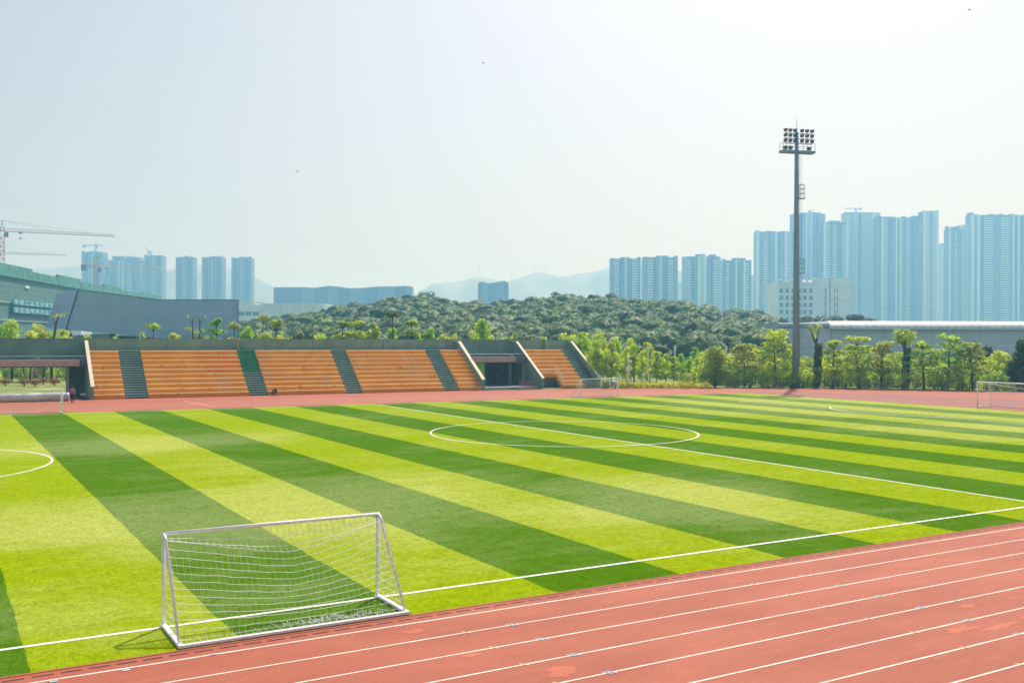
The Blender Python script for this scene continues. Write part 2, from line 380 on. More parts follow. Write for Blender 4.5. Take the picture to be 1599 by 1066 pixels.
# ------------------------------------------------------------------ football goals
def net_grid(mb, f, nu, nv, r, skip_u=(), ru=None):
    """strands of a draped net: f(a, b) is a point of the cloth"""
    for i in range(nu+1): mb.tube([f(i/nu, j/(nv*2)) for j in range(nv*2+1)], ru or r, 3, 0, False)
    for j in range(nv+1): mb.tube([f(i/(nu*2), j/nv) for i in range(nu*2+1)], r, 3, 0, False)
def make_goal(label, loc, rz, W=5.08, H=2.05, D=1.78, top=.28, r=.042, net=True, group='white football goals', seed=1):
    """opening faces local +Y, net hangs towards local -Y"""
    rn = random.Random(seed)
    ph = [rn.uniform(0, 6.28) for _ in range(12)]
    t = thing('football_goal', label, 'football goal', loc, rz, group)
    for x in (0, W):
        b = MB(); b.tube([(x, 0, .03), (x, 0, H-r)], r, 12); b.build('post', M['white'], t, True)
    b = MB(); b.tube([(-r, 0, H), (W+r, 0, H)], r, 12); b.build('crossbar', M['white'], t, True)
    for x in (0, W):
        b = MB(); q = [(x, -r, H-.01), (x, -top*.55, H-.02), (x, -top*.9, H-.10), (x, -top*1.12, H-.24), (x, -D*.93, .06)]
        b.tube(q, r*.72, 10); b.build('rear_stay', M['white'], t, True)
    for x in (0, W):
        b = MB(); b.box(x-.05, x+.05, -D-.05, .05, .012, .075); b.build('base_bar', M['white'], t)
    b = MB(); b.box(.05, W-.05, -D-.04, -D+.04, .014, .07); b.build('rear_bar', M['white'], t)
    if not net: return t
    n = MB(); cr = .0048
    def wob(k, a): return math.sin(a*9+ph[k])*.5+math.sin(a*23+ph[k+1])*.3+math.sin(a*47+ph[k+2])*.2
    def sag(a): return .40*(math.sin(PI*min(1, max(0, a)))**.8)*(1-.25*math.cos(2*PI*(a-.12)))
    def rope(a): return Vector((W*a, -top*1.05-.10*math.sin(PI*a), H-.10-sag(a)+.025*wob(0, a)))
    def roof(a, b):
        p0 = Vector((W*a, 0, H-.03)); p1 = rope(a); q = p0.lerp(p1, b)
        q.z -= .10*math.sin(PI*b)*(.4+.6*math.sin(PI*a))+.02*wob(2, a+b*.2)*math.sin(PI*b); return q
    net_grid(n, roof, 34, 3, .0062)
    n.tube([rope(i/60) for i in range(61)], .010, 4, 0, False)
    def back(a, b):
        p0 = rope(a); p1 = Vector((W*a, -D+.03, .08)); q = p0.lerp(p1, b)
        bell = math.sin(PI*b)**.8*math.sin(PI*a)**.5
        q.y -= .10*bell; q.z += -.10*bell+.018*wob(4, a*1.3+b*.7)*math.sin(PI*b); q.x += .02*wob(6, a+b*2)
        if b > .8:
            e = (b-.8)/.2; q.y += .22*math.sin(PI*e)*math.sin(PI*a); q.z = max(.035, q.z-.10*math.sin(PI*e))
        return q
    net_grid(n, back, 36, 13, .0052, ru=.0032)
    for s, x in ((1, 0), (-1, W)):
        def side(a, b):
            y1 = -(top+(D*.93-top)*b) if b < 1 else -D*.93
            q = Vector((x, y1*a-.04, (H-.10)*(1-b)+.05)); q.x += s*(.10*math.sin(PI*a)*math.sin(PI*b)+.05*wob(8, a*2+b*2.5)*math.sin(PI*b)*math.sin(PI*a)); q.z += .05*wob(9, a*2-b*3)*math.sin(PI*b)
            return q
        net_grid(n, side, 6, 12, cr)
    for k in range(16):   # slack net lying in a heap along the rear bar
        a0 = rn.uniform(.25, .8); pts = []
        for i in range(14):
            a = min(.99, a0+i*.012+rn.uniform(-.004, .004)); pts.append((W*a, -D+.05+rn.uniform(.02, .42), rn.uniform(.03, .16)))
        n.tube(pts, cr, 3, 0, False)
    for i in range(26): a = (i+.5)/26; n.tube([(W*a, .0, H-.045), (W*a+.02, -.035, H-.05), (W*a+.04, 0, H+.044), (W*a+.05, .03, H)], .005, 3)
    n.build('net', M['net'], t)
    return t
g1 = make_goal('large white goal in the foreground with sagging net beside the red track', (-33.09, .03, .012), R(0))
g2 = dup(g1, (-28.0, FARY(-28)-.6, .012), PI, 1, 'white goal on the far touchline behind the left penalty arc, cut by the picture edge')
g3 = dup(g1, (29.0, 66.9, .012), PI, 1, 'small white goal standing in front of the right end of the grandstand')
g4 = make_goal('full size white goal at the right end of the pitch', (49.2, 29.1, .006), PI/2, W=7.32, H=2.44, D=2.3, top=1.7, r=.06, seed=4)

# ------------------------------------------------------------------ grandstand
ST = thing('grandstand', 'long concrete grandstand with orange bench rows and green stair aisles', 'grandstand', (-24, 88.09, 0), -math.atan(.0385))
NR, RH, RD = 10, .502, .66
SEC = [(1.0, 4.05), (6.4, 17.05), (19.2, 28.42), (30.42, 41.0), (43.1, 46.2), (55.2, 61.6)]
AIS = [(4.05, 6.4), (17.05, 19.2), (28.42, 30.42), (41.0, 43.1), (61.6, 63.7)]
for k, (a, b) in enumerate(SEC):
    for i in range(NR):
        a2 = 58.15 if (k == 5 and i < 3) else a
        mb = MB(); y = RD*i; z = RH*i
        cuts = [a2, b]; mats = [0]
        if k == 1 and i >= 5: q = 13.0 if i < 7 else 12.6; cuts = [a2, q, b]; mats = [0, 1]
        for c0, c1, mm in zip(cuts[:-1], cuts[1:], mats): mb.box(c0, c1, y, y+RD if i < NR-1 else y+1.1, max(0, z-.15) if i else 0, z+RH-.103, mm)
        mb.box(a2, b, y-.03, y+RD+.02 if i < NR-1 else y+1.1, z+RH-.10, z+RH, 2)
        mb.build('bench_row', [M['orange'], M['orange2'], M['tread']], ST)
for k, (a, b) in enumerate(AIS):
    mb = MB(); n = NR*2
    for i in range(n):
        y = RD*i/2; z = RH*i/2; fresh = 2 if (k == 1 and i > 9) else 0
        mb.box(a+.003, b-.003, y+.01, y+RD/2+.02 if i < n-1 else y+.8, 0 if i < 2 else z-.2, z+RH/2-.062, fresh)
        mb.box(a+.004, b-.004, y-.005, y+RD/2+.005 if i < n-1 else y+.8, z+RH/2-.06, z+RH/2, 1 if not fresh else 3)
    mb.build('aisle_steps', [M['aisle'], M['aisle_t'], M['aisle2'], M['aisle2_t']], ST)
# body behind the rows (dark filling under the steps) and walkway slab
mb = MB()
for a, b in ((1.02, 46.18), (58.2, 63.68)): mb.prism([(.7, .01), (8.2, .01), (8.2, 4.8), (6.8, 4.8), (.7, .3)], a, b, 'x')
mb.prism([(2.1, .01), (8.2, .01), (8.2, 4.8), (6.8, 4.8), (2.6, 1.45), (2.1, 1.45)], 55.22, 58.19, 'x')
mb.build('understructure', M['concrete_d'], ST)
mb = MB(); mb.box(-16, 64.0, 8.22, 8.5, 4.06, 6.33)
mb.box(-16, 64.0, 8.18, 8.54, 6.33, 6.37)
mb.box(59.9, 63.72, 7.7, 8.2, 5.0, 6.3)
mb.build('parapet_wall', M['concrete'], ST)
mb = MB(); mb.box(17.55, 17.8, 8.13, 8.2, 5.02, 6.34); mb.build('expansion_joint', M['pinkc'], ST)
for xx in (1.9, 9.6, 26.8, 36.1, 45.0): 
    mb = MB(); mb.box(xx, xx+.05, 8.195, 8.23, 5.02, 6.3); mb.build('wall_joint', M['concrete_d'], ST)
for x0, x1 in ((.72, 1.0), (46.2, 46.55), (54.9, 55.2), (63.7, 63.98)):
    mb = MB(); mb.prism([(-.12, 0), (8.2, 0), (8.2, 6.05), (7.1, 6.05), (-.12, 1.30)], x0, x1, 'x'); fw = mb.build('flank_wall', M['concrete'], ST)
    mb = MB(); mb.prism([(-.16, 1.31), (7.1, 6.07), (8.2, 6.07), (8.2, 6.15), (7.08, 6.15), (-.16, 1.40)], x0-.04, x1+.04, 'x'); mb.build('coping', M['cream'], fw)
# two portals
for x0, x1 in ((-16, .7), (46.57, 54.88)):
    mb = MB(); mb.box(x0, x1-(.8 if x0 < 0 else 1.9), 3.6, 4.0, 3.42, 4.08); mb.build('portal_beam', M['pinkc'], ST)
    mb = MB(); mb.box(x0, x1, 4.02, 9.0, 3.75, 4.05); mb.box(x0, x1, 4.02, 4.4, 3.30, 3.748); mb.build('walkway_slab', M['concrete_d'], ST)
    mb = MB(); mb.tube([(x0, 5.0, 4.46), (x1, 5.0, 4.46)], .045, 8)
    xx = x0+.2
    while xx < x1: mb.tube([(xx, 5.0, 4.04), (xx, 5.0, 4.46)], .025, 6); xx += 1.6
    mb.build('guard_rail', M['steel'], ST)
    lx = x1-.3*(x1-x0) if x0 > 0 else -4.1
    mb = MB(); mb.box(lx-.16, lx+.16, 3.45, 3.62, 4.12, 4.42); mb.box(lx-.05, lx+.05, 3.5, 5.0, 4.3, 4.36); mb.build('wall_lamp', M['steel'], ST)
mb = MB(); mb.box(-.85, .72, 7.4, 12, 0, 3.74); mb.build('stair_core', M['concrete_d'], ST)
mb = MB(); mb.box(-1.0, -.86, 7.35, 7.6, 0, 3.7); mb.build('core_edge', M['cream'], ST)  # sunlit wall edge, its brightness put in as a cream strip
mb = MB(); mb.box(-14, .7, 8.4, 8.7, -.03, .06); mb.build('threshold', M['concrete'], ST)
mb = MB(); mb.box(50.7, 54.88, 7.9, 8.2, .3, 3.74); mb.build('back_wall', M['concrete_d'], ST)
for x0, x1 in ((51.5, 52.5), (53.9, 54.6)):
    mb = MB(); mb.box(x0, x1, 7.80, 7.88, .3, 2.4); d = mb.build('door', M['dark'], ST)
    mb = MB(); mb.box(x1-.2, x1-.12, 7.74, 7.79, 1.0, 1.9); mb.build('handle', M['steel'], d)
mb = MB(); mb.box(52.9, 53.2, 5.2, 5.6, .3, 3.4); mb.build('column', M['concrete'], ST)
mb = MB(); mb.box(46.56, 54.88, .5, 8.2, 0, .3); mb.build('portal_floor', M['steel'], ST)
mb = MB(); mb.box(54.5, 54.86, 4.5, 4.6, .3, 3.7); mb.build('downpipe', M['steel'], ST)
mb = MB(); mb.hexa([(50.9, -1.2, .01), (53.2, -1.2, .01), (53.2, .48, .01), (50.9, .48, .01), (50.9, -1.2, .3), (53.2, -1.2, .03), (53.2, .48, .03), (50.9, .48, .3)]); mb.build('access_ramp', M['steel'], ST)
mb = MB()
for k in range(12): xx = 50.95+k*.2; zz = .3-.27*k/11; mb.bar((xx, -1.16, zz), (xx, -1.16, zz+.85), .03)
for dzz in (.1, .48, .85): mb.bar((50.92, -1.16, .3+dzz), (53.2, -1.16, .03+dzz), .05)
mb.build('ramp_railing', plain('rusty_rail_paint', (.34, .17, .13), .7), ST)
mb = MB()
for yy, zz in ((-.02, .5), (.66, 1.0), (1.32, 1.5), (2.0, 2.0)): mb.tube([(58.25, yy+.2, zz), (58.25, yy+.2, zz+.95)], .03, 6)
mb.tube([(58.25, .18, 1.45), (58.25, 2.2, 2.95)], .035, 6); mb.tube([(58.25, .18, 1.0), (58.25, 2.2, 2.5)], .03, 6)
mb.tube([(55.25, 2.0, 2.44), (58.25, 2.0, 2.44)], .035, 6)
for xx in (55.6, 56.9): mb.tube([(xx, 2.0, 1.5), (xx, 2.0, 2.44)], .025, 6)
mb.build('handrail', M['cream'], ST)
mb = MB(); mb.box(55.21, 58.14, -.1, .2, 0, .05); mb.build('doorway_sill', M['cream'], ST)

def S(x, y, z=0): return ST.matrix_basis @ Vector((x, y, z))
ST.matrix_basis = Matrix.Translation((-24, 88.09, 0)) @ Matrix.Rotation(-math.atan(.0385), 4, 'Z')

# ------------------------------------------------------------------ floodlight mast
FP = ground_at(1243, 604.5)
FL = thing('floodlight_mast', 'tall grey floodlight mast with four lamp rows and a ladder', 'floodlight', (FP.x, FP.y, 0), -YAW)
vF = (Vector((FP.x, FP.y, 0))-Vector((CAM.x, CAM.y, 0))).dot(Vector((math.sin(YAW), math.cos(YAW), 0)))
ks = vF/1538.69
zp = Z(1245, 237, vF); ztop = Z(1245, 207, vF)
mb = MB(); mb.tube([(0, 0, 0), (0, 0, zp*.5), (0, 0, zp), (0, 0, ztop)], [.52, .38, .27, .22], 12); mb.build('mast', M['pole'], FL, True)
mb = MB(); mb.tube([(0, 0, ztop), (0, 0, ztop+1.9)], [.05, .02], 6); mb.build('lightning_rod', M['pole'], FL)
mb = MB(); mb.box(-.8, .8, -.8, .8, 0, .25); mb.build('footing', M['concrete'], FL)
HEAD = MB()   # platform turned to face the pitch
hd = link('lamp_platform', None, FL, (0, 0, 0), R(12)) if False else None
ca, sa = math.cos(R(13)), math.sin(R(13))
def hp(x, y, z): return (x*ca-y*sa, x*sa+y*ca, z)
def hbox(mb, x0, x1, y0, y1, z0, z1, m=0): mb.hexa([hp(x0,y0,z0),hp(x1,y0,z0),hp(x1,y1,z0),hp(x0,y1,z0),hp(x0,y0,z1),hp(x1,y0,z1),hp(x1,y1,z1),hp(x0,y1,z1)], m)
mb = MB(); hbox(mb, -2.35, 2.55, -.5, .6, zp-.22, zp+.1); mb.build('platform', M['pole'], FL)
mb = MB()
for x in (-2.3, -1.2, 1.3, 2.5):
    for y in (-.45, .55): mb.bar(hp(x, y, zp+.1), hp(x, y, zp+1.15), .05)
for y in (-.45, .55):
    for zz in (.6, 1.15): mb.bar(hp(-2.3, y, zp+zz), hp(2.5, y, zp+zz), .045)
mb.build('platform_railing', M['steel'], FL)
mb = MB()
for r_ in range(3):
    zz = zp+1.0+r_*.68; mb.bar(hp(-2.1, -.55, zz), hp(2.1, -.55, zz), .07)
mb.build('lamp_rail', M['pole'], FL)
LM = [plain('lamp_housing', (.10, .13, .16), .4), plain('reddish_lamp_glass', (.22, .09, .12), .3), plain('teal_lamp_glass', (.06, .15, .17), .3)]
rnd = random.Random(3)
def lamp(x, z, y=-.6, big=1.0, mm=None):
    mb = MB(); w_, h_ = .24*big, .20*big
    P8 = [hp(x-w_*.75, y-.1, z-h_), hp(x+w_*.75, y-.1, z-h_), hp(x+w_*.6, y+.25, z-h_*.7), hp(x-w_*.6, y+.25, z-h_*.7), hp(x-w_, y-.28, z+h_), hp(x+w_, y-.28, z+h_), hp(x+w_*.8, y+.2, z+h_), hp(x-w_*.8, y+.2, z+h_)]
    mb.hexa(P8, 0)
    o = mb.build('lamp', [LM[0], LM[1], LM[2]], FL)
    gl = MB(); q = [Vector(P8[i]) for i in (0, 1, 5, 4)]; c = sum(q, Vector())/4; off = (q[1]-q[0]).cross(q[3]-q[0]).normalized()*.02
    q = [c+(a-c)*.9+off for a in q]; q2 = [a-off*.8 for a in q]; gl.hexa(q2+q); gl.build('lens', LM[mm], o)
    st = MB(); st.bar(hp(x, y, z-h_), hp(x, y+.02, z-h_-.16), .06); st.build('bracket', M['steel'], o)
for r_ in range(3):
    for x in (-2.0, -1.3, -.6, .45, 1.2, 1.95): lamp(x, zp+1.34+r_*.68, mm=rnd.choice((1, 1, 2)))
for x in (-1.85, -1.1, 1.65): lamp(x, zp+.38, y=-.3, big=1.15, mm=2)
mb = MB()
for x in (.55, .80): mb.tube([(x, 0, 2.5), (x-.18, 0, zp)], .022, 5)
zz = 2.6
while zz < zp: x = .55-.18*(zz-2.5)/(zp-2.5); mb.bar((x, 0, zz), (x+.25, 0, zz), .03); zz += .4
for zz in (6, 9, 12, 15, 18, 20.5, 23, 26, 29): x = .5-.18*zz/zp; mb.bar((.2, 0, zz), (x+.35, 0, zz), .06)
mb.build('ladder', M['steel'], FL)
for zz in (zp-6.4, zp-16.5):
    mb = MB()
    for d in (0, .7, 1.3, 1.9): mb.bar((.4, -.3, zz+d), (1.05, -.3, zz+d), .06); mb.bar((.4, .3, zz+d), (1.05, .3, zz+d), .06)
    for xx in (.4, 1.05):
        for yy in (-.3, .3): mb.bar((xx, yy, zz), (xx, yy, zz+1.9), .05)
    mb.box(.3, 1.1, -.35, .35, zz-.05, zz+.03); mb.build('rest_platform', M['pole'], FL)

# ------------------------------------------------------------------ apartment towers
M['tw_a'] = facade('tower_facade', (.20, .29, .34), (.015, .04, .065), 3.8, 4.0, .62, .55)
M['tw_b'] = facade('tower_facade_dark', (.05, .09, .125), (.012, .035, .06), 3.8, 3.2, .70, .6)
M['tw_l'] = facade('tower_facade_pale', (.72, .78, .80), (.12, .20, .25), 3.8, 3.4, .45, .5)
M['fin'] = plain('pale_tower_pier', (.92, .95, .96), .8, .05, .1)
M['fin_b'] = plain('blue_grey_tower_pier', (.40, .50, .55), .8, .08, .1)
M['balc'] = plain('balcony_slab', (.92, .95, .96), .8, .05, .1)
M['roofm'] = plain('tower_roof', (.16, .24, .29), .8, .1, .1)
TG = 'apartment towers on the skyline'
def tower(label, pxa, pxb, pytop, v, plan, depth=22, body='tw_a', crown=None, group=TG, seed=0, name='apartment_tower', yaw=0):
    """plan: pieces across the front, (share of width, kind); kinds: w wall, d dark recess, b balcony stack, f pale fin, p projecting bay, l pale bay"""
    rn = random.Random(seed); u0, u1 = U(pxa, v), U(pxb, v); W = u1-u0; H = Z((pxa+pxb)/2, pytop, v)
    c = B((u0+u1)/2, v+depth/2); t = thing(name, label, 'apartment tower', (c.x, c.y, 0), -YAW+R(yaw), group)
    y0 = -depth/2
    mb = MB(); mb.box(-W/2+.4, W/2-.4, y0+2, depth/2, 0, H-.5); mb.build('body', M[body], t)
    tot = sum(q for q, _ in plan); x = -W/2
    for q, k in plan:
        wd = W*q/tot; a, b = x, x+wd; x = b; mb = MB()
        if k == 'f': mb.box(a, b, y0-.8, y0+2, 0, H+rn.uniform(0, 1.5)); mb.build('pier', M['fin'], t)
        elif k == 'g': mb.box(a, b, y0-.4, y0+2, 0, H); mb.build('pier', M['fin_b'], t)
        elif k == 'p': mb.box(a, b, y0, y0+2, 0, H+rn.choice((0, 1, 2.5))); mb.build('bay', M[body], t)
        elif k == 'l': mb.box(a, b, y0-.5, y0+2, 0, H+rn.choice((0, 1, 2.5))); mb.build('bay', M['tw_l'], t)
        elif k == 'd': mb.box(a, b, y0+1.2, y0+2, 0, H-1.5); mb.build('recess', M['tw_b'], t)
        elif k == 'b':
            z = 3.0
            while z < H-3: mb.box(a+.1, b-.1, y0-.9, y0+1.99, z, z+.28); mb.box(a+.1, b-.1, y0-.95, y0-.8, z+.27, z+1.55); z += 3.8
            mb.build('balcony_stack', M['balc'], t)
    mb = MB(); mb.box(-W/2+.2, W/2-.2, y0+1.9, depth/2+.2, H-.52, H+.6); mb.build('roof_parapet', M['roofm'], t)
    for a, b, hh in (crown or [(.3, .55, 3.5)]):
        mb = MB(); mb.box(-W/2+W*a, -W/2+W*b, -4, 6, H+.5, H+hh); mb.build('penthouse', M['roofm'], t)
    return t, H
P1 = [(1.2, 'f'), (2, 'p'), (2.2, 'b'), (1.5, 'd'), (2, 'p'), (1, 'f'), (1.6, 'd'), (2, 'p'), (1.1, 'f'), (2, 'b'), (1.5, 'p')]
P2 = [(1, 'g'), (1.6, 'b'), (1.3, 'd'), (1.2, 'p'), (.8, 'f'), (1.6, 'l'), (.8, 'f'), (1.4, 'p'), (1.2, 'd'), (1.6, 'b'), (1.2, 'g')]
P3 = [(2, 'p'), (.9, 'f'), (2.2, 'b'), (1.8, 'd'), (2.2, 'p'), (.9, 'f'), (1.3, 'd'), (.9, 'f'), (2, 'p'), (2.4, 'b'), (2, 'd'), (2.3, 'p'), (2.2, 'b'), (1.4, 'd')]
PM = [(1.5, 'p'), (2.0, 'b'), (1.3, 'd'), (.9, 'p'), (1.0, 'l'), (.9, 'p'), (1.3, 'd'), (2.0, 'b'), (1.5, 'p')]
PL = [(1.2, 'p'), (1.4, 'd'), (1.6, 'p'), (.5, 'g'), (1.6, 'p'), (1.4, 'd'), (1.2, 'p')]
VR = 1600
tower('blue grey apartment tower with stepped roof, leftmost of the tall right cluster', 1181, 1240, 362, VR, P1, seed=1, crown=[(.02, .1, 3), (.3, .4, 2.5), (.7, .85, 2)])
_, H2 = tower('tall apartment tower with a flat crown right behind the floodlight mast', 1238, 1288, 334, VR+40, P2, seed=2, crown=[(.3, .9, 3)])
tower('lower apartment tower wedged in the notch behind the white office block', 1286, 1324, 347, VR, [(1, 'f'), (2, 'b'), (1, 'd'), (2, 'b'), (1.4, 'p'), (1, 'd'), (2, 'b'), (1, 'f')], seed=3, body='tw_b')
_, H4 = tower('tall apartment tower with a roof crane, right of the notch', 1319, 1374, 333, VR+40, [(1.2, 'b'), (1, 'g'), (1.3, 'l'), (.8, 'd'), (1.6, 'l'), (1.2, 'p'), (1, 'f'), (1.2, 'p')], seed=4, crown=[(.03, .97, 2.5)], body='tw_l')
tower('widest apartment tower of the right cluster with many balcony stacks', 1370, 1445, 340, VR, P3, seed=5, crown=[(.0, .35, 2.5), (.75, .95, 4)])
tower('narrow slab-like apartment tower, tallest at the right edge of its cluster', 1441, 1465, 330, VR-10, [(1, 'f'), (1.5, 'l'), (.6, 'd'), (1.6, 'l'), (.8, 'f')], seed=6, crown=[(.1, .95, 1.5)])
tower('pale distant apartment tower in the gap between two dark blue clusters', 1463, 1486, 382, 1900, [(1, 'p'), (1, 'b'), (1, 'p'), (1, 'b'), (1, 'p')], seed=7, crown=[(.3, .9, 3)], body='tw_l')
tower('stepped apartment tower just right of the pale gap tower', 1482, 1502, 358, VR, [(.5, 'f'), (1.3, 'p'), (1.5, 'b'), (1.5, 'p'), (.4, 'd')], seed=8, crown=[(.0, .1, 6), (.4, .62, 5)])
tower('smooth pale apartment tower with vertical piers beside the rightmost tower', 1499, 1519, 352, VR+6, [(.6, 'f'), (1, 'l'), (.3, 'g'), (1, 'l'), (.3, 'g'), (1, 'l'), (.6, 'f')], seed=9, crown=[(.1, .9, .9)])
tower('very broad dark blue apartment tower cut by the right picture edge', 1516, 1660, 336, VR, [(.5, 'f'), (.5, 'p'), (.5, 'f'), (.7, 'd'), (1.5, 'b'), (1.3, 'p'), (1.5, 'b'), (.6, 'p'), (.3, 'f'), (.6, 'd'), (.3, 'f'), (1.1, 'd'), (1.6, 'b'), (1.5, 'p'), (.4, 'f'), (1.6, 'b'), (1.3, 'd')], seed=10, crown=[(.0, .05, 5), (.22, .27, 2.5), (.33, .37, 3), (.45, .5, 3), (.6, .75, 2)])
VM = 1430
tower('apartment tower nearest the forest crest, leftmost of the middle four', 953, 1000, 404, VM, PM, seed=11, crown=[(.36, .66, 2.8)])
tower('middle apartment tower with a lower left shoulder', 1004, 1058, 402, VM, PM, seed=12, crown=[(.4, .75, 3.2)])
tower('broad middle apartment tower with two roof turrets joined to a lower neighbour', 1068, 1125, 401, VM, P2, seed=13, crown=[(.36, .6, 4.5), (.72, .9, 4)])
tower('lower apartment tower joined to the right of the broad turreted one', 1124, 1173, 407, VM+8, P1, seed=14, crown=[(.45, .85, 4.5)])
tower('small faint far tower beside the tall right cluster', 1171, 1184, 432, 2100, [(1, 'p'), (1, 'b'), (1, 'p')], seed=15, body='tw_l')
tower('faint far tower seen in the slit between middle towers', 1056, 1070, 444, 2100, [(1, 'p'), (1, 'b'), (1, 'p')], seed=16, body='tw_l')
VL = 1700
_, HL1 = tower('unfinished apartment tower carrying a small crane, leftmost of all towers', 127, 160, 394, VL, PL, seed=17, crown=[(.3, .65, 3)])
tower('low wide apartment slab behind the red lattice crane', 158, 228, 408, VL+30, P3, seed=18, crown=[(.1, .2, 2)])
tower('apartment tower rising over the middle of the low wide slab', 175, 217, 402, VL+60, PL, seed=19, crown=[(.1, .35, 3), (.5, .8, 2)])
_, HL4 = tower('apartment tower with a tilted crane on its roof', 225, 253, 400, VL, PL, seed=20, crown=[(.45, .9, 2)])
tower('lone slim tower, leftmost of the three spaced towers above the grey hall', 274, 301, 402, VL-100, PL, seed=21, crown=[(.15, .5, 1.5), (.5, .8, 2)], group='three spaced towers')
tower('lone slim tower, middle of the three spaced towers above the grey hall', 315, 347, 402, VL-100, PL, seed=22, crown=[(.3, .75, 2.5)], group='three spaced towers')
tower('lone slim tower, rightmost of the three spaced towers above the grey hall', 361, 392, 403, VL-100, PL, seed=23, crown=[(.3, .75, 2.5)], group='three spaced towers')

# long low block with a wavy roof and the wavy-topped tower behind the forest
def wavy(label, pxs, v, depth, name='wavy_roof_block', mat='tw_a'):
    """pxs: (pixel, top) across the front"""
    us = [(U(px, v), Z(px, py, v)) for px, py in pxs]; c = B((us[0][0]+us[-1][0])/2, v+depth/2); uc = (us[0][0]+us[-1][0])/2
    t = thing(name, label, 'building', (c.x, c.y, 0), -YAW)
    for i in range(len(us)-1):
        (a, za), (b, zb) = us[i], us[i+1]; off = -(i % 2)*2.0
        mb = MB(); mb.hexa([(a-uc, -depth/2+off, 0), (b-uc, -depth/2+off, 0), (b-uc, depth/2, 0), (a-uc, depth/2, 0), (a-uc, -depth/2+off, za-1), (b-uc, -depth/2+off, zb-1), (b-uc, depth/2, zb-1), (a-uc, depth/2, za-1)])
        mb.build('wing', M[mat if i % 2 else 'tw_b'], t)
        mb = MB(); mb.hexa([(a-uc, -depth/2+off-1, za-.98), (b-uc, -depth/2+off-1, zb-.98), (b-uc, depth/2+1, zb-.98), (a-uc, depth/2+1, za-.98), (a-uc, -depth/2+off-1, za), (b-uc, -depth/2+off-1, zb), (b-uc, depth/2+1, zb), (a-uc, depth/2+1, za)])
        mb.build('roof', M['fin'], t)
    return t
wavy('long low bluish block with a gently wavy roof behind the forest', [(427, 448), (470, 448), (492, 449), (512, 446), (527, 447), (548, 450), (568, 449), (590, 447), (615, 447), (632, 446), (643, 447)], 1420, 30)
wavy('bluish office tower with a dipped wavy roof behind the forest crest', [(746, 441), (752, 439), (762, 442), (776, 440), (788, 438), (794, 442)], 1420, 26, name='office_tower')

# ------------------------------------------------------------------ white office block, white low block, long hall
M['wwall'] = plain('white_render', (.80, .87, .92), .8, .08, .15)
M['win'] = plain('window_glass', (.10, .17, .21), .25, .3, .4)
M['gfr'] = plain('grey_frame', (.40, .44, .46), .7)
v = 620; k_ = 1.4; u0, u1, um = U(1214, v), U(1330, v), U(1272, v); H = Z(1270, 434, v); D = 26
c = B(U(1272, v*k_), v*k_, CAM.z*(1-k_)); OB = thing('office_block', 'white office block with square windows and a colonnaded roof storey', 'office building', c, -YAW); OB.scale = (k_,)*3
mb = MB(); mb.box(u0-um, u1-um, 0, D, 0, H-5.2); mb.box(0, u1-um, .02, D-.02, H-5.22, H); mb.box(u0-um, 0, 3, D-.02, H-5.22, H-2.6); mb.build('wall', M['wwall'], OB)
mb = MB(); mb.box(u0-um-.3, .0, -.3, 4, H-1.2, H-.4); mb.build('roof_beam', M['wwall'], OB)
for k in range(7): x = u0-um+.3+k*(um-u0-1.2)/6; mb = MB(); mb.box(x-.5, x+.5, -.02, .7, H-5.2, H-1.2); mb.build('roof_pillar', M['wwall'], OB)
for i in range(6):
    for j in range(6):
        x = u0-um+1.2+i*3.7; z = H-9.4-j*4.5
        if z < 0: continue
        mb = MB(); mb.box(x, x+2.3, -.05, .02, z, z+2.8); wn = mb.build('window', M['win'], OB)
        mb = MB(); mb.box(x-.1, x+2.4, -.16, -.06, z-.2, z-.02); mb.build('sill', M['wwall'], wn)
for x, wd in ((6.4, .9), (12.4, .6), (13.9, .6)):
    for j in range(6):
        z = H-9.4-j*4.5
        mb = MB(); mb.box(x, x+wd, -.05, .02, max(.1, z-.3), z+3.2); mb.build('slit_window', M['win'], OB)
mb = MB(); mb.box(9.2, 9.9, -.06, .02, 0, H-.2); mb.build('vertical_joint', M['win'], OB)
for j in range(6):
    z = H-5.4-j*4.5; mb = MB(); mb.box(.1, u1-um, -.03, .0, z, z+.1); mb.build('facade_groove', M['gfr'], OB)

v = 460; k_ = 1.65; u0, u1 = U(369, v), U(505, v); H = Z(375, 472, v); c = B(U(369, v*k_), v*k_, CAM.z*(1-k_))
WB = thing('institute_building', 'white flat-roofed building between the dark hall and the wooded hill', 'building', c, -YAW); WB.scale = (k_,)*3
mb = MB(); mb.box(0, u1-u0, 2, 22, 0, H-1.0); mb.box(0, 11.5, 0, 1.98, 0, H-3.2); mb.build('wall', M['wwall'], WB)
mb = MB()
for x in (0, 11.2): mb.box(x, x+.5, 0, 1.9, H-3.2, H-.4)
mb.box(-.2, 11.9, -.1, 1.95, H-.4, H+.1); mb.box(11.9, u1-u0+.3, 1.7, 22, H-.99, H-.4); mb.build('roof_frame', M['wwall'], WB)
for j in range(3):
    for i in range(3):
        x = .8+i*3.4; z = H-6.2-j*4.2
        mb = MB(); mb.box(x, x+2.9, -.05, .02, z, z+1.9); mb.build('window', M['win'], WB)
for i in range(8):
    x = 14+i*3.0; mb = MB(); mb.box(x, x+.12, 1.93, 1.99, .1, H-1.2); mb.build('facade_groove', M['gfr'], WB)

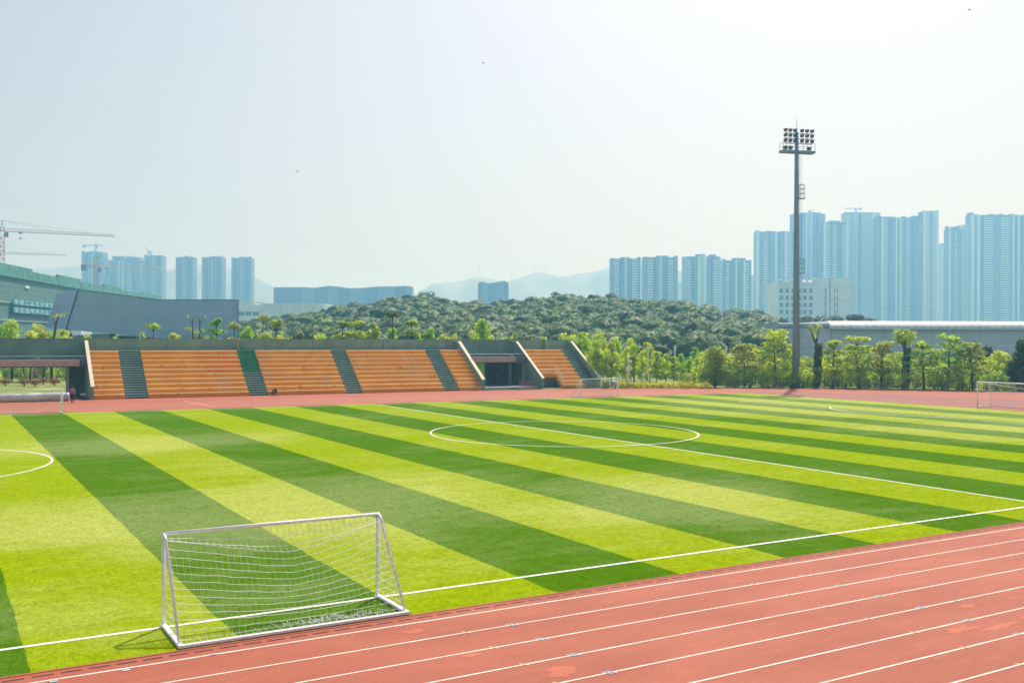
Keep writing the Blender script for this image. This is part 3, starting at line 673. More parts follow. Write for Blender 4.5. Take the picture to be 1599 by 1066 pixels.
def hall_material():
    m, t, b = nodes('louvre_facade'); co = coords(t); x, y, z = sep(t, co)
    fz = math_(t, 'FRACT', math_(t, 'DIVIDE', z, .85)); fx = math_(t, 'FRACT', math_(t, 'DIVIDE', x, 1.7))
    ln = math_(t, 'MAXIMUM', math_(t, 'LESS_THAN', fz, .16), math_(t, 'LESS_THAN', fx, .07))
    wn = N(t, 'ShaderNodeTexWhiteNoise', noise_dimensions='2D'); cb = N(t, 'ShaderNodeCombineXYZ'); L(t, math_(t, 'FLOOR', math_(t, 'DIVIDE', x, 1.7)), cb.inputs[0]); L(t, math_(t, 'FLOOR', math_(t, 'DIVIDE', z, 3.4)), cb.inputs[1]); L(t, cb.outputs[0], wn.inputs['Vector'])
    g = mixc(t, ramp(t, noise(t, scalev(t, co, (.05, 1, .35)), 1, 3), .35, .65), (.68, .74, .80), (.80, .85, .90))
    g = mixc(t, math_(t, 'MULTIPLY', math_(t, 'GREATER_THAN', wn.outputs['Value'], .9), .35), g, (.50, .55, .60))
    L(t, mixc(t, ln, g, (.95, .95, .95)), b.inputs['Base Color']); b.inputs['Roughness'].default_value = .5
    return m
v = 250; u0 = U(1216, v); ue = U(1690, v); H = Z(1330, 501, v); c = B(u0, v)
HA = thing('sports_hall', 'long low sports hall with louvred grey facade and rounded white roof edge', 'hall', (c.x, c.y, 0), -YAW-R(2.0))
mb = MB(); mb.box(0, ue-u0, 0, 40, 0, H-1.9); mb.build('louvred_wall', hall_material(), HA)
mb = MB(); Lh = ue-u0; pr = [(-.9+1.05*math.cos(a)*-1*0-1.05*math.sin(a)*0, 0) for a in ()]
prof = [(-1.9, H-2.15)]+[(2.2-4.1*math.cos(PI/2*k/9), H-2.0+2.0*math.sin(PI/2*k/9)) for k in range(10)]+[(38, H-.02), (38, H-2.15)]
mb.prism(prof, 12.5, Lh, 'x'); mb.build('roof_edge', plain('white_roof_metal', (.78, .78, .76), .5, .08, .3), HA)
mb = MB(); prof2 = [(0.02-.5*math.sin(PI*k/8), H-1.2-.65*math.cos(PI*k/8)) for k in range(9)]+[(38, H-.55), (38, H-1.85)]
mb.prism(prof2, -.1, 12.49, 'x'); mb.build('lower_roof_edge', plain('blue_grey_roof_metal', (.42, .50, .55), .45, .08, .3), HA)
x = 13.5
while x < Lh: mb = MB(); mb.prism([(2.2-4.13*math.cos(PI/2*k/6), H-2.0+2.03*math.sin(PI/2*k/6)) for k in range(7)]+[(2.2, H-1.9)], x, x+.10, 'x'); mb.build('roof_seam', M['gfr'], HA); x += 2.0
mb = MB(); mb.box(13.2, 13.4, -.1, .02, 0, H-2.1); mb.build('vertical_joint', M['gfr'], HA)
for x, ww in ((24, 1.6), (34, 1.3), (47, 2.0)):
    mb = MB(); mb.box(x, x+ww, -.06, .02, .1, 4.2); mb.build('doorway', M['win'], HA)

# ------------------------------------------------------------------ dark angular hall (left)
v = 205
def q3(px, py, vv): p_ = B(U(px, vv), vv, Z(px, py, vv)); return p_
o = B(U(72, v), v)
AH = thing('angular_hall', 'dark grey angular hall with a tilted, cantilevered end on slanted struts', 'hall', (o.x, o.y, 0), 0)
def rel(p_): return tuple(p_-o)
f_bl, f_tl, f_tm, f_tr, f_br, f_bm = q3(103, 514, v), q3(122, 452, v), q3(250, 468, v+4), q3(372, 468, v+8), q3(372, 540, v+8), q3(172, 521, v+2)
l_b, l_t = q3(72, 511, v+16), q3(88, 459, v+16)
back = Vector((math.sin(YAW), math.cos(YAW), 0))*28-Vector((math.cos(YAW), -math.sin(YAW), 0))*8.6
def panelmat():
    m, t, b = nodes('dark_panel_cladding'); co = coords(t); x, y, z = sep(t, co)
    h = math_(t, 'SUBTRACT', x, math_(t, 'MULTIPLY', y, .55))
    fx = math_(t, 'FRACT', math_(t, 'DIVIDE', h, 2.1)); fz = math_(t, 'FRACT', math_(t, 'DIVIDE', z, 1.6))
    ln = math_(t, 'MAXIMUM', math_(t, 'LESS_THAN', fx, .035), math_(t, 'LESS_THAN', fz, .04))
    wn = N(t, 'ShaderNodeTexWhiteNoise', noise_dimensions='2D'); cb = N(t, 'ShaderNodeCombineXYZ'); L(t, math_(t, 'FLOOR', math_(t, 'DIVIDE', h, 2.1)), cb.inputs[0]); L(t, math_(t, 'FLOOR', math_(t, 'DIVIDE', z, 1.6)), cb.inputs[1]); L(t, cb.outputs[0], wn.inputs['Vector'])
    g = mixc(t, wn.outputs['Value'], (.38, .54, .80), (.43, .60, .87))
    L(t, mixc(t, ln, g, (.30, .44, .66)), b.inputs['Base Color']); b.inputs['Roughness'].default_value = .45
    return m
PMt = panelmat(); Zr = Vector((0, 0, 1))
mb = MB()
fr = [f_bl, f_bm, f_br, f_tr, f_tm, f_tl]; bk = [p_+back for p_ in fr]
vs = [rel(p_) for p_ in fr]+[rel(p_) for p_ in bk]
mb.add(vs, [(0, 1, 2, 3, 4, 5)[::-1], (6, 7, 8, 9, 10, 11)]+[(i, (i+1) % 6, 6+(i+1) % 6, 6+i) for i in range(1, 6)])
mb.build('main_volume', PMt, AH)
mb = MB(); lb2 = [f_bl, f_tl, l_t, l_b]; sh = Vector((math.cos(YAW), -math.sin(YAW), 0))*.4
mb.add([rel(p_) for p_ in (f_bl, f_tl, f_tl+back, f_bl+back, l_b, l_t, l_t+back*.6, l_b+back*.6)], [(0, 1, 5, 4)[::-1], (1, 2, 6, 5), (0, 4, 7, 3), (4, 5, 6, 7), (2, 3, 7, 6)])
mb.build('end_face', plain('darker_panel_cladding', (.27, .42, .66), .4, .08, .4), AH)
mb = MB(); mb.tube([rel(f_bl), rel(f_tl)], .20, 4); mb.tube([rel(f_tl), rel(f_tm), rel(f_tr)], .10, 4); mb.tube([rel(f_tr), rel(f_br)], .10, 4); mb.build('edge_trim', plain('dark_trim', (.10, .15, .20), .5), AH)
mb = MB()
for pa, pb in (((101, 512), (108, 533)), ((107, 513), (113, 533))): mb.bar(rel(q3(*pa, v+3)), rel(q3(*pb, v+3)), .5)
mb.prism([(0, 0), (0, 0.01)], 0, .01) if False else None
mb.build('strut', M['dark'], AH)
mb = MB(); a_, b_, c_, d_ = q3(119, 523, v+5), q3(172, 521, v+5), q3(172, 545, v+5), q3(130, 530, v+5)
mb.add([rel(p_) for p_ in (a_, d_, c_, b_)]+[rel(p_+back*.5) for p_ in (a_, d_, c_, b_)], [(0, 1, 2, 3), (7, 6, 5, 4), (0, 4, 5, 1), (1, 5, 6, 2), (2, 6, 7, 3), (3, 7, 4, 0)]); mb.build('underside_wedge', PMt, AH)
u0 = U(60, 225); c = B(u0, 226)
LB = thing('entrance_pavilion', 'low white pavilion under the tilted end of the dark hall', 'building', (c.x, c.y, 0), -YAW)
mb = MB(); mb.box(0, 60, 0, 6, 0, Z(170, 524, 226)); mb.box(-2.2, 3.2, 14, 20, 0, Z(60, 501, 240)); mb.build('wall', M['wwall'], LB)
for x in (9, 17, 20): mb = MB(); mb.box(x, x+2.2, -.06, .02, 3.8, 6.2); mb.build('window', M['win'], LB)

# ------------------------------------------------------------------ building under green netting (far left)
def net_mat():
    m, t, b = nodes('green_scaffold_net'); co = coords(t); x, y, z = sep(t, co)
    n1 = ramp(t, noise(t, scalev(t, co, (.14, .14, .3)), 1, 5, .7), .3, .7)
    fz = math_(t, 'FRACT', math_(t, 'DIVIDE', z, 1.8)); fx = math_(t, 'FRACT', math_(t, 'DIVIDE', x, 6))
    ln = math_(t, 'MAXIMUM', math_(t, 'LESS_THAN', fz, .10), math_(t, 'LESS_THAN', fx, .04))
    g = mixc(t, n1, (.085, .24, .20), (.14, .30, .265))
    L(t, mixc(t, math_(t, 'MULTIPLY', ln, .45), g, (.30, .40, .38)), b.inputs['Base Color']); b.inputs['Roughness'].default_value = .9
    return m
pa = B(U(-40, 285), 285); pb = B(U(252, 545), 545); dd = pb-pa; ln_ = dd.length; ang = math.atan2(dd.y, dd.x)
H = Z(10, 414, 312)-1.3
CB = thing('construction_building', 'large unfinished building wrapped in green scaffold netting', 'building', (pa.x, pa.y, 0), ang)
def at_wall(px):   # distance along the netted wall seen at an image column
    dx, dy = math.sin(YAW+math.atan((px-799.5)/1538.69)), math.cos(YAW+math.atan((px-799.5)/1538.69))
    ux, uy = math.cos(ang), math.sin(ang); det = ux*-dy-uy*-dx
    rx, ry = CAM.x-pa.x, CAM.y-pa.y; return (rx*-dy-ry*-dx)/det
mb = MB(); mb.box(0, ln_, 0, 40, 0, H-1.0); mb.build('netted_wall', net_mat(), CB)
gnet = plain('green_net_top', (.11, .36, .29), .9, .2, .3)
xs = [0]+[at_wall(px) for px in (48, 88, 124, 160, 188, 220, 250)]
for i in range(len(xs)-1):
    mb = MB(); mb.box(xs[i]+.3, xs[i+1]-.3, -.6, .4, H-2.4, H+.6+(.9 if i % 2 == 0 else 0)); mb.build('scaffold_screen', gnet, CB)
for z in (H*.42, H*.62):
    mb = MB(); mb.box(0, ln_*.9, -.35, -.05, z, z+.35); mb.build('scaffold_ledge', plain('pale_scaffold_board', (.40, .50, .48), .8), CB)
mb = MB(); x0 = at_wall(38); mb.box(x0, x0+4, -.3, -.1, H-5.2, H-4.4); mb.build('pale_banner', M['wwall'], CB)
blue = plain('blue_sign_panel', (.07, .33, .38), .6); glyph = plain('pale_sign_character', (.50, .80, .84), .6)
for row, pyr in ((0, (470.5, 476.5)), (1, (482.5, 488))):
    s0 = at_wall(16.3); s1 = at_wall(79.5); vv = 318
    za, zb = (Z(20, 475.2, 318), Z(20, 468.0, 318)) if row == 0 else (Z(20, 487.6, 318), Z(20, 480.2, 318))
    p0 = pa+Vector((math.cos(ang), math.sin(ang), 0))*s0
    sg = thing('sign_board', ('upper' if row == 0 else 'lower')+' row of eight pale characters on blue squares hung on the green netting', 'sign', (p0.x, p0.y, 0), ang, 'rows of characters on the netted wall')
    rn = random.Random(11+row); n = 8; stp = (s1-s0)/n
    mb = MB(); mb.box(-.3, s1-s0, -.95, -.7, za-.25, zb+.2); mb.build('backing', blue, sg)
    hh = zb-za
    G_ = [[(0,.45,1,.62),(.42,0,.6,1),(.05,.2,.2,.8),(.82,.2,.97,.8),(0,.75,1,.88)], [(.0,0,.14,1),(.86,0,1,1),(0,.86,1,1),(0,0,1,.14),(.3,.3,.7,.7)], [(.1,.8,.9,.95),(0,.05,1,.2)], [(.4,.4,.6,1),(0,.0,.45,.3),(.55,0,1,.3),(.2,.5,.8,.65)],
          [(.1,.5,.9,.65),(.42,.0,.58,1),(0,0,1,.15),(.15,.75,.85,.9)], [(.0,.7,1,.85),(.2,0,.35,.7),(.65,0,.8,.7),(.35,.3,.65,.42)], [(0,.1,.2,.9),(.3,.7,1,.88),(.3,.35,1,.5),(.55,0,.72,.9)], [(0,.8,1,.95),(0,.42,1,.56),(.1,0,.9,.16),(.42,0,.58,.95)]]
    order = [0, 1, 2, 3, 4, 5, 6, 7] if row == 0 else [7, 4, 1, 0, 6, 5, 3, 2]
    for k in range(n):
        x0 = k*stp+.12*stp; sw = stp*.66; mb = MB()
        for j, (a, b_, c2, d2) in enumerate(G_[order[k]]): mb.box(x0+a*sw, x0+c2*sw, -1.02-.004*j, -.93, za+b_*hh, za+d2*hh)
        mb.build('character', glyph, sg)

# ------------------------------------------------------------------ cranes
CR = plain('red_crane_paint', (.72, .28, .20), .6); CW = plain('pale_crane_paint', (.88, .80, .72), .6); CG = plain('grey_crane_steel', (.30, .36, .40), .6)
def crane(label, px, v, zjib, zap, jl, cl, yaw, ms=1.8, mcol=CR, jcol=CW, z0=0, luff=None, group='tower cranes'):
    p_ = B(U(px, v), v, z0); t = thing('tower_crane', label, 'crane', p_, -YAW+yaw, group); s = ms/2; lw = .22*ms/1.8
    zj = zjib-z0; za = zap-z0
    mb = MB()
    for x in (-s, s):
        for y in (-s, s): mb.bar((x, y, 0), (x, y, zj), lw)
    z = 0; k = 0
    while z < zj-ms:
        f = 1 if k % 2 else -1
        for y in (-s, s): mb.bar((-s*f, y, z), (s*f, y, z+ms), lw*.6); mb.bar((-s, y, z), (s, y, z), lw*.6)
        for x in (-s, s): mb.bar((x, -s*f, z), (x, s*f, z+ms), lw*.6)
        z += ms; k += 1
    mb.build('mast', mcol, t)
    if luff is None:
        mb = MB()
        for x, y in ((-s, -s), (s, -s), (s, s), (-s, s)): mb.bar((x*.9, y*.9, zj), (0, 0, za), lw)
        mb.build('apex', mcol, t)
    mb = MB(); mb.box(s, s+1.5*ms/1.8, -1.2, .3, zj-2.2*ms/1.8, zj-.1); mb.build('cab', CG, t)
    def girder(L_, sgn, up, mats, nm, h=1.3):
        h *= ms/1.8; mb = MB(); n = max(3, int(L_/(ms*1.1)))
        P = lambda x, dy, dz: (sgn*x*math.cos(up), dy, zj+.3+dz+x*math.sin(up))
        for dy in (-.6*ms/1.8, .6*ms/1.8): mb.bar(P(0, dy, 0), P(L_, dy, 0), lw)
        mb.bar(P(0, 0, h), P(L_, 0, h*.6), lw)
        for i in range(n):
            x = L_*i/n; x2 = L_*(i+.5)/n; x3 = L_*(i+1)/n
            for dy in (-.6*ms/1.8, .6*ms/1.8): mb.bar(P(x, dy, 0), P(x2, 0, h*.9), lw*.6); mb.bar(P(x2, 0, h*.9), P(x3, dy, 0), lw*.6)
            mb.bar(P(x, -.6, 0), P(x, .6, 0), lw*.6)
        return mb.build(nm, mats, t)
    girder(jl, 1, luff or 0, jcol, 'jib'); girder(cl, -1, 0, mcol, 'counter_jib')
    mb = MB(); mb.box(-cl, -cl+2.4*ms/1.8, -.8, .8, zj-1.6*ms/1.8, zj+1.4*ms/1.8); mb.build('counterweight', CG, t)
    if luff is None:
        mb = MB(); mb.bar((0, 0, za), (jl*.45, 0, zj+1.5), .09); mb.bar((0, 0, za), (jl*.85, 0, zj+1.2), .09); mb.bar((0, 0, za), (-cl*.9, 0, zj+.6), .12); mb.build('tie_rod', CG, t)
        tx = jl*.14; tr_ = MB(); tr_.box(tx, tx+1.6, -.6, .6, zj-.5, zj+.2); trolley = tr_.build('trolley', CG, t)
        mb = MB(); mb.bar((tx+.8, 0, zj-.5), (tx+.8, 0, zj-2.6), .06); mb.box(tx+.3, tx+1.3, -.3, .3, zj-3.1, zj-2.5); mb.build('hook_block', CG, trolley)
    return t
crane('tall red crane by the left edge whose long pale jib reaches across the sky', 3, 470, Z(3, 362, 470), Z(3, 344, 470), 50, 14, R(28), 2.0)
crane('distant crane behind the green netted building showing only its jib end', -30, 700, Z(88, 402.5, 735), Z(88, 384, 735), 55, 14, R(20), 2.0, CG, CW)
crane('red lattice crane standing on the roof side of the green netted building', 150, 565, Z(150, 418, 565), Z(150, 400, 565), 36, 8, R(26), 2.0, CR, CW)
crane('small crane on the unfinished leftmost tower', 149, 1700, HL1+11, HL1+15, 15, 26, R(-15)+PI*0, 3.0, CG, CG, HL1+.3)
crane('tiny crane with a raised jib on a left skyline tower', 233, 1700, HL4+7, HL4+9, 12, 4, PI, 2.6, CG, CG, HL4+.3, luff=R(40))
crane('thin crane with a level jib on the roof of a right cluster tower', 1337, 1645, H4+7.5, H4+8.5, 19, 8, PI, 2.4, CG, CG, H4+1.0)
crane('very small crane on the tower behind the floodlight mast', 1266, 1645, H2+5, H2+7, 7, 5, R(12), 2.2, CG, CG, H2+1.0, luff=R(14))

# ------------------------------------------------------------------ far mountains
def ridge(name, prof, v, depth, mat_, foot=-2, seed=0):
    us = [(U(px, v), Z(px, py, v)) for px, py in prof]; ua, ub = us[0][0], us[-1][0]; n = 160; rn = np.random.RandomState(seed)
    xs = np.linspace(ua, ub, n); zs = np.interp(xs, [a for a, _ in us], [b for _, b in us])
    k = np.ones(5)/5; zs = np.convolve(np.pad(zs, 2, 'edge'), k, 'valid'); zs += rn.normal(0, v*.0004, n)
    rows = [(-depth, 0), (-depth*.7, .28), (-depth*.45, .55), (-depth*.22, .8), (0, 1), (depth*.3, .7), (depth*.8, 0)]
    vs = []; fs = []
    for j, (dv, f) in enumerate(rows):
        for i in range(n):
            jit = 1+.10*math.sin(i*.7+j*1.9)*(0 if j == 4 else 1); p_ = B(xs[i], v+dv*jit, max(foot, zs[i]*f*(jit if 0 < f < 1 else 1))); vs.append(p_)
    for j in range(len(rows)-1):
        for i in range(n-1): fs.append((j*n+i, j*n+i+1, (j+1)*n+i+1, (j+1)*n+i))
    mb = MB(); mb.add(vs, fs); return struct(mb.build(name, mat_, None, True))
M['mount'] = plain('wooded_mountain', (.16, .17, .11), .95, .3, .004)
ridge('mountain', [(-300, 480), (-100, 440), (60, 420), (150, 412), (220, 414), (254, 421), (275, 423), (300, 413), (330, 413), (358, 417), (393, 431), (410, 438), (422, 446), (440, 455), (480, 470), (520, 490), (560, 528)], 3050, 800, M['mount'], seed=1)
ridge('mountain', [(600, 528), (640, 462), (662, 450), (685, 439), (700, 441), (712, 443), (730, 434), (750, 430), (768, 436), (780, 439), (797, 439), (815, 433), (832, 425), (850, 424), (866, 431), (880, 436), (893, 429), (908, 425), (920, 428), (935, 421), (953, 418), (990, 412), (1040, 420), (1100, 425), (1180, 430), (1300, 440), (1500, 455), (1700, 480)], 3250, 900, M['mount'], seed=2)
for px, py0, py1, tall in ((749, 432, 415, 'leftmost, standing on the rounded middle peak'), (799, 440, 420, 'in the saddle right of the wavy office tower'), (834, 427, 408, 'tallest, on the left shoulder of the highest middle peak'), (852, 427, 415, 'on the right shoulder of the highest middle peak')):
    v = 3242; z0 = Z(px, py0+3, v); z1 = Z(px, py1, v); p_ = B(U(px, v), v, z0)
    t = thing('power_pylon', 'faint mountain pylon, '+tall, 'pylon', p_, -YAW, 'pylons on the mountain ridge'); h = z1-z0; mb = MB()
    for x, y in ((-3, -3), (3, -3), (3, 3), (-3, 3)): mb.bar((x, y, 0), (x*.15, y*.15, h), .5)
    for k in range(6): a = 3*(1-.85*k/6); mb.bar((-a, -a, h*k/6), (a*.85, -a, h*(k+1)/6), .4)
    mb.build('lattice', M['steel'], t)
    for f in (.72, .86): mb = MB(); mb.bar((-6, 0, h*f), (6, 0, h*f), .6); mb.build('cross_arm', M['steel'], t)

# ------------------------------------------------------------------ foliage
rs = np.random.RandomState(7)
def quads(C, Nn, size, rg, aspect=.75):
    n = len(C); Nn = Nn/np.maximum(1e-6, np.linalg.norm(Nn, axis=1, keepdims=True))
    r_ = rg.normal(size=(n, 3)); a = np.cross(Nn, r_); a /= np.maximum(1e-6, np.linalg.norm(a, axis=1, keepdims=True)); b = np.cross(Nn, a)
    s = (size*.5)[:, None]; V = np.empty((n, 4, 3))
    V[:, 0] = C-a*s; V[:, 1] = C-b*s*aspect+Nn*s*.15; V[:, 2] = C+a*s; V[:, 3] = C+b*s*aspect+Nn*s*.15
    return V.reshape(-1, 3)
def quad_mesh(name, V, mat_, tint=None, nrm=None):
    n = len(V)//4; me = bpy.data.meshes.new(name); me.vertices.add(n*4); me.loops.add(n*4); me.polygons.add(n)
    me.vertices.foreach_set('co', V.astype(np.float32).ravel()); me.loops.foreach_set('vertex_index', np.arange(n*4, dtype=np.int32))
    me.polygons.foreach_set('loop_start', np.arange(0, n*4, 4, dtype=np.int32)); me.polygons.foreach_set('loop_total', np.full(n, 4, np.int32))
    me.materials.append(mat_); me.update(calc_edges=True)
    if nrm is not None:
        me.polygons.foreach_set('use_smooth', np.ones(n, bool)); me.normals_split_custom_set_from_vertices(nrm)
    if tint is not None:
        at = me.attributes.new('tint', 'FLOAT_COLOR', 'FACE'); at.data.foreach_set('color', np.c_[tint, np.ones(n)].astype(np.float32).ravel())
    return me
def blob(c, r, n, size, rg, up=.35, shell=.45, jit=.5):
    d = rg.normal(size=(n, 3)); d /= np.linalg.norm(d, axis=1, keepdims=True)
    rad = (1-shell*rg.rand(n)**1.6)[:, None]; r = np.array(r, float)
    P = np.array(c)+d*rad*r; Nn = d/r*r.mean()+np.array([0, 0, up])+rg.normal(size=(n, 3))*jit
    return P, Nn, size*(.6+.8*rg.rand(n))
def crown(parts, size, rg, up=.35, shell=.45, jit=.5):
    Ps, Ns, Ss = [], [], []
    for c, r, n in parts:
        a, b, s = blob(c, r, n, size, rg, up, shell, jit); Ps.append(a); Ns.append(b); Ss.append(s)
    return quads(np.concatenate(Ps), np.concatenate(Ns), np.concatenate(Ss), rg)

LF = {'forest': leafmat('forest_leaves', (.064, .158, .026), (.108, .220, .030), .25, .05, True),
      'yellow': leafmat('yellow_green_leaves', (.31, .45, .024), (.64, .75, .035), .6),
      'bright': leafmat('bright_green_leaves', (.23, .43, .03), (.52, .70, .038), .6),
      'olive': leafmat('olive_leaves', (.30, .40, .06), (.54, .62, .07), .58),
      'deep': leafmat('deep_green_leaves', (.07, .14, .05), (.13, .20, .06), .45),
      'red': leafmat('reddish_shrub_leaves', (.26, .10, .08), (.36, .18, .10), .4),
      'hill': leafmat('hill_tree_leaves', (.06, .115, .03), (.10, .16, .035), .35)}

# wooded hill: terrain and the wood as one mass
HP = [(300, 520), (360, 512), (400, 503), (430, 498), (470, 493), (500, 489), (530, 480), (600, 470), (640, 463), (668, 463), (700, 470), (740, 477), (790, 474), (840, 468), (870, 465), (960, 465), (1000, 470), (1060, 473), (1120, 484), (1180, 491), (1215, 497), (1260, 500), (1330, 500), (1400, 506), (1500, 515), (1600, 525)]
VC = 400
hu = np.array([U(px, VC) for px, _ in HP]); hz = np.array([Z(px, py, VC) for px, py in HP])-6.6
def hill_z(u, v):
    s = np.clip((v-195)/(VC-195), 0, 1); s = s*s*(3-2*s)*.55+s*.45
    d = np.clip((v-VC)/160, 0, 1); return np.interp(u*VC/np.clip(v, 260, VC), hu, hz)*np.where(v <= VC, s, 1-d*d)
mb = MB(); us_ = np.linspace(-190, 210, 90); vs_ = np.linspace(190, 560, 60); vv = []
for v_ in vs_:
    for u_ in us_: vv.append(B(u_, v_, float(hill_z(u_, v_))-.03))
mb.add(vv, [(j*90+i, j*90+i+1, (j+1)*90+i+1, (j+1)*90+i) for j in range(59) for i in range(89)])
struct(mb.build('hill', plain('hill_undergrowth', (.035, .055, .02), .95, .3, .1), None, True))
PS, NS, SS, TS = [], [], [], []; DV, DN, DT = [], [], []
tints = np.array([(1, 1, 1), (.85, .95, 1.0), (1.1, 1.08, .9), (1.45, 1.35, .85), (1.6, 1.4, .85), (.8, .85, .95), (1.25, 1.2, .9), (.9, 1.0, .95)])
pr = np.array([.25, .17, .15, .07, .025, .15, .085, .10]); pr /= pr.sum()
step = 5.6; v_ = 205.0
while v_ < VC+14:
    umin, umax = U(330, v_), U(1420, v_); u_ = umin
    while u_ < umax:
        uu, v2 = u_+rs.uniform(-1.9, 1.9), v_+rs.uniform(-1.9, 1.9); z = float(hill_z(uu, v2)); u_ += step
        if uu > U(1214, v2): continue          # the sports hall stands here
        rr = rs.uniform(3.0, 4.8)*(1.15 if rs.rand() < .2 else 1); hh = rr*rs.uniform(.75, 1.0); zc = z+rs.uniform(2.2, 3.6)
        tint = tints[rs.choice(8, p=pr)]*rs.uniform(.85, 1.15)
        for k in range(rs.randint(3, 5)):
            a = rs.rand()*2*PI; q = rr*.36*rs.rand()**.5; r_ = rr*rs.uniform(.58, .80)
            cc = (uu+q*math.cos(a), v2+q*math.sin(a), zc+rs.uniform(-.1, .5)*hh); tk = tint*rs.uniform(.9, 1.1)
            P_, N_, S_ = blob(cc, (r_*1.03, r_*1.03, r_*.9), 120, .52, rs, .35, .16, .3)
            PS.append(P_); NS.append(N_); SS.append(S_); TS.append(np.repeat(tk[None], 120, 0))
            nu, nv = 11, 6; th = np.linspace(0, 2*PI, nu+1)+rs.rand()*6.28; ph = np.linspace(-.5, 1.5, nv+1); jt = .90+rs.normal(size=(nv+1, nu))*.09; jt = np.c_[jt, jt[:, :1]]
            D_ = np.stack([np.cos(ph)[:, None]*np.cos(th)[None], np.cos(ph)[:, None]*np.sin(th)[None], np.repeat(np.sin(ph)[:, None], nu+1, 1)], -1)
            X_ = np.array(cc)+D_*jt[..., None]*np.array((r_, r_, r_*.85)); E_ = D_+rs.normal(size=D_.shape)*.34; E_[:, -1] = E_[:, 0]
            qd = lambda A: np.stack([A[:-1, :-1], A[:-1, 1:], A[1:, 1:], A[1:, :-1]], 2).reshape(-1, 3)
            DV.append(qd(X_)); DN.append(qd(E_)); DT.append(np.repeat(tk[None]*.85, nu*nv, 0))
    v_ += step*.92
P_ = np.concatenate(PS); rot = np.array([[math.cos(YAW), -math.sin(YAW), 0], [math.sin(YAW), math.cos(YAW), 0], [0, 0, 1]])
cy, sy = math.cos(YAW), math.sin(YAW)
def uv2w(P): return np.c_[CAM.x+P[:, 0]*cy+P[:, 1]*sy, CAM.y-P[:, 0]*sy+P[:, 1]*cy, P[:, 2]]
def uvn(P): return np.c_[P[:, 0]*cy+P[:, 1]*sy, -P[:, 0]*sy+P[:, 1]*cy, P[:, 2]]
NN = uvn(np.concatenate(NS)); NN += rs.normal(size=NN.shape)*.25; NN /= np.linalg.norm(NN, axis=1, keepdims=True)
V_ = quads(uv2w(P_), NN+rs.normal(size=NN.shape)*.5, np.concatenate(SS), rs)
DNN = uvn(np.concatenate(DN)); DNN /= np.linalg.norm(DNN, axis=1, keepdims=True)
fo = link('wood', quad_mesh('wood', np.concatenate([V_, uv2w(np.concatenate(DV))]), LF['forest'], np.concatenate(TS+DT), np.concatenate([np.repeat(NN, 4, 0), DNN]))); struct(fo, 'stuff')
tag(fo, 'dense green wood covering the low hill behind the stadium', 'wood')

def tree_thing(name, label, cat, trunk, V, leaf, loc, rz=0, group=None, bark='bark', scale=1.0):
    t = thing(name, label, cat, loc, rz, group); t.scale = (scale,)*3
    if trunk: trunk.build('trunk', M[bark], t, True)
    link('crown', quad_mesh('crown', V, LF[leaf]), t)
    return t
def layered(seed, h=9.0, leaf='yellow', spread=3.0, tiers=5, dens=1.0):
    rg = np.random.RandomState(seed); mb = MB(); ln = rg.uniform(-.4, .4)
    mb.tube([(0, 0, 0), (ln*.3, 0, h*.4), (ln, .1, h*.75), (ln*.8, 0, h*.97)], [.16, .13, .09, .04], 7); parts = []
    for k in range(tiers):
        f = k/(tiers-1); z = h*(.42+.54*f); R_ = spread*(1.0-.62*f)*rg.uniform(.8, 1.15)
        nb = rg.randint(4, 7); a0 = rg.rand()*6.28
        for j in range(nb):
            a = a0+2*PI*j/nb+rg.uniform(-.4, .4); q = R_*rg.uniform(.6, 1.1); e = (ln*min(1, z/h)+q*math.cos(a), q*math.sin(a), z+rg.uniform(-.1, .45))
            mb.tube([(ln*min(1, z/h*1.1), 0, z-.5), (e[0]*.6, e[1]*.6, z-.05), e], [.05, .035, .015], 4)
            for m in range(2): parts.append(((e[0]*(1-.35*m)+rg.uniform(-.2, .2), e[1]*(1-.35*m), e[2]+.1*m), (R_*.33+.25, R_*.33+.25, .26+.1*rg.rand()), int(38*dens*(.7+.6*rg.rand()))))
    return mb, crown(parts, .34, rg, 1.0, .9, .45)
def roundy(seed, h=8.0, w=2.2, base=.35, n=26, leaf=.36, per=70, flat=1.0):
    rg = np.random.RandomState(seed); mb = MB(); mb.tube([(0, 0, 0), (.1, 0, h*.4), (0, .1, h*.8)], [.17, .12, .04], 7); parts = []
    for k in range(n):
        z = h*(base+(1-base)*rg.rand()**.9); f = math.sin(PI*min(1, max(.08, (z/h-base)/(1-base)*.85+.12)))
        a = rg.rand()*6.28; q = w*f*rg.rand()**.6*.85; r_ = w*rg.uniform(.25, .42); e = (q*math.cos(a), q*math.sin(a), z-r_*.6)
        mb.tube([(0, 0, z*.6), (e[0]*.7, e[1]*.7, z*.85), e], [.05, .03, .012], 4)
        parts.append((e, (r_, r_, r_*.8*flat), per))
    return mb, crown(parts, leaf, rg, .4, .6, .6)
def upright(seed, h=9.0, w=1.5, n=22):
    rg = np.random.RandomState(seed); mb = MB(); mb.tube([(0, 0, 0), (.1, 0, h*.5), (0, 0, h*.95)], [.12, .09, .03], 6); parts = []
    for k in range(n):
        f = (k+.5)/n; z = h*(.22+.74*f); q = w*(1-.55*f)*rg.rand()**.5; a = rg.rand()*6.28
        e = (q*math.cos(a), q*math.sin(a), z); mb.tube([(0, 0, z-.8), e], [.03, .012], 4); parts.append((e, (.5+.25*rg.rand(), .5+.25*rg.rand(), .75), 60))
    return mb, crown(parts, .33, rg, .3, .8, .7)
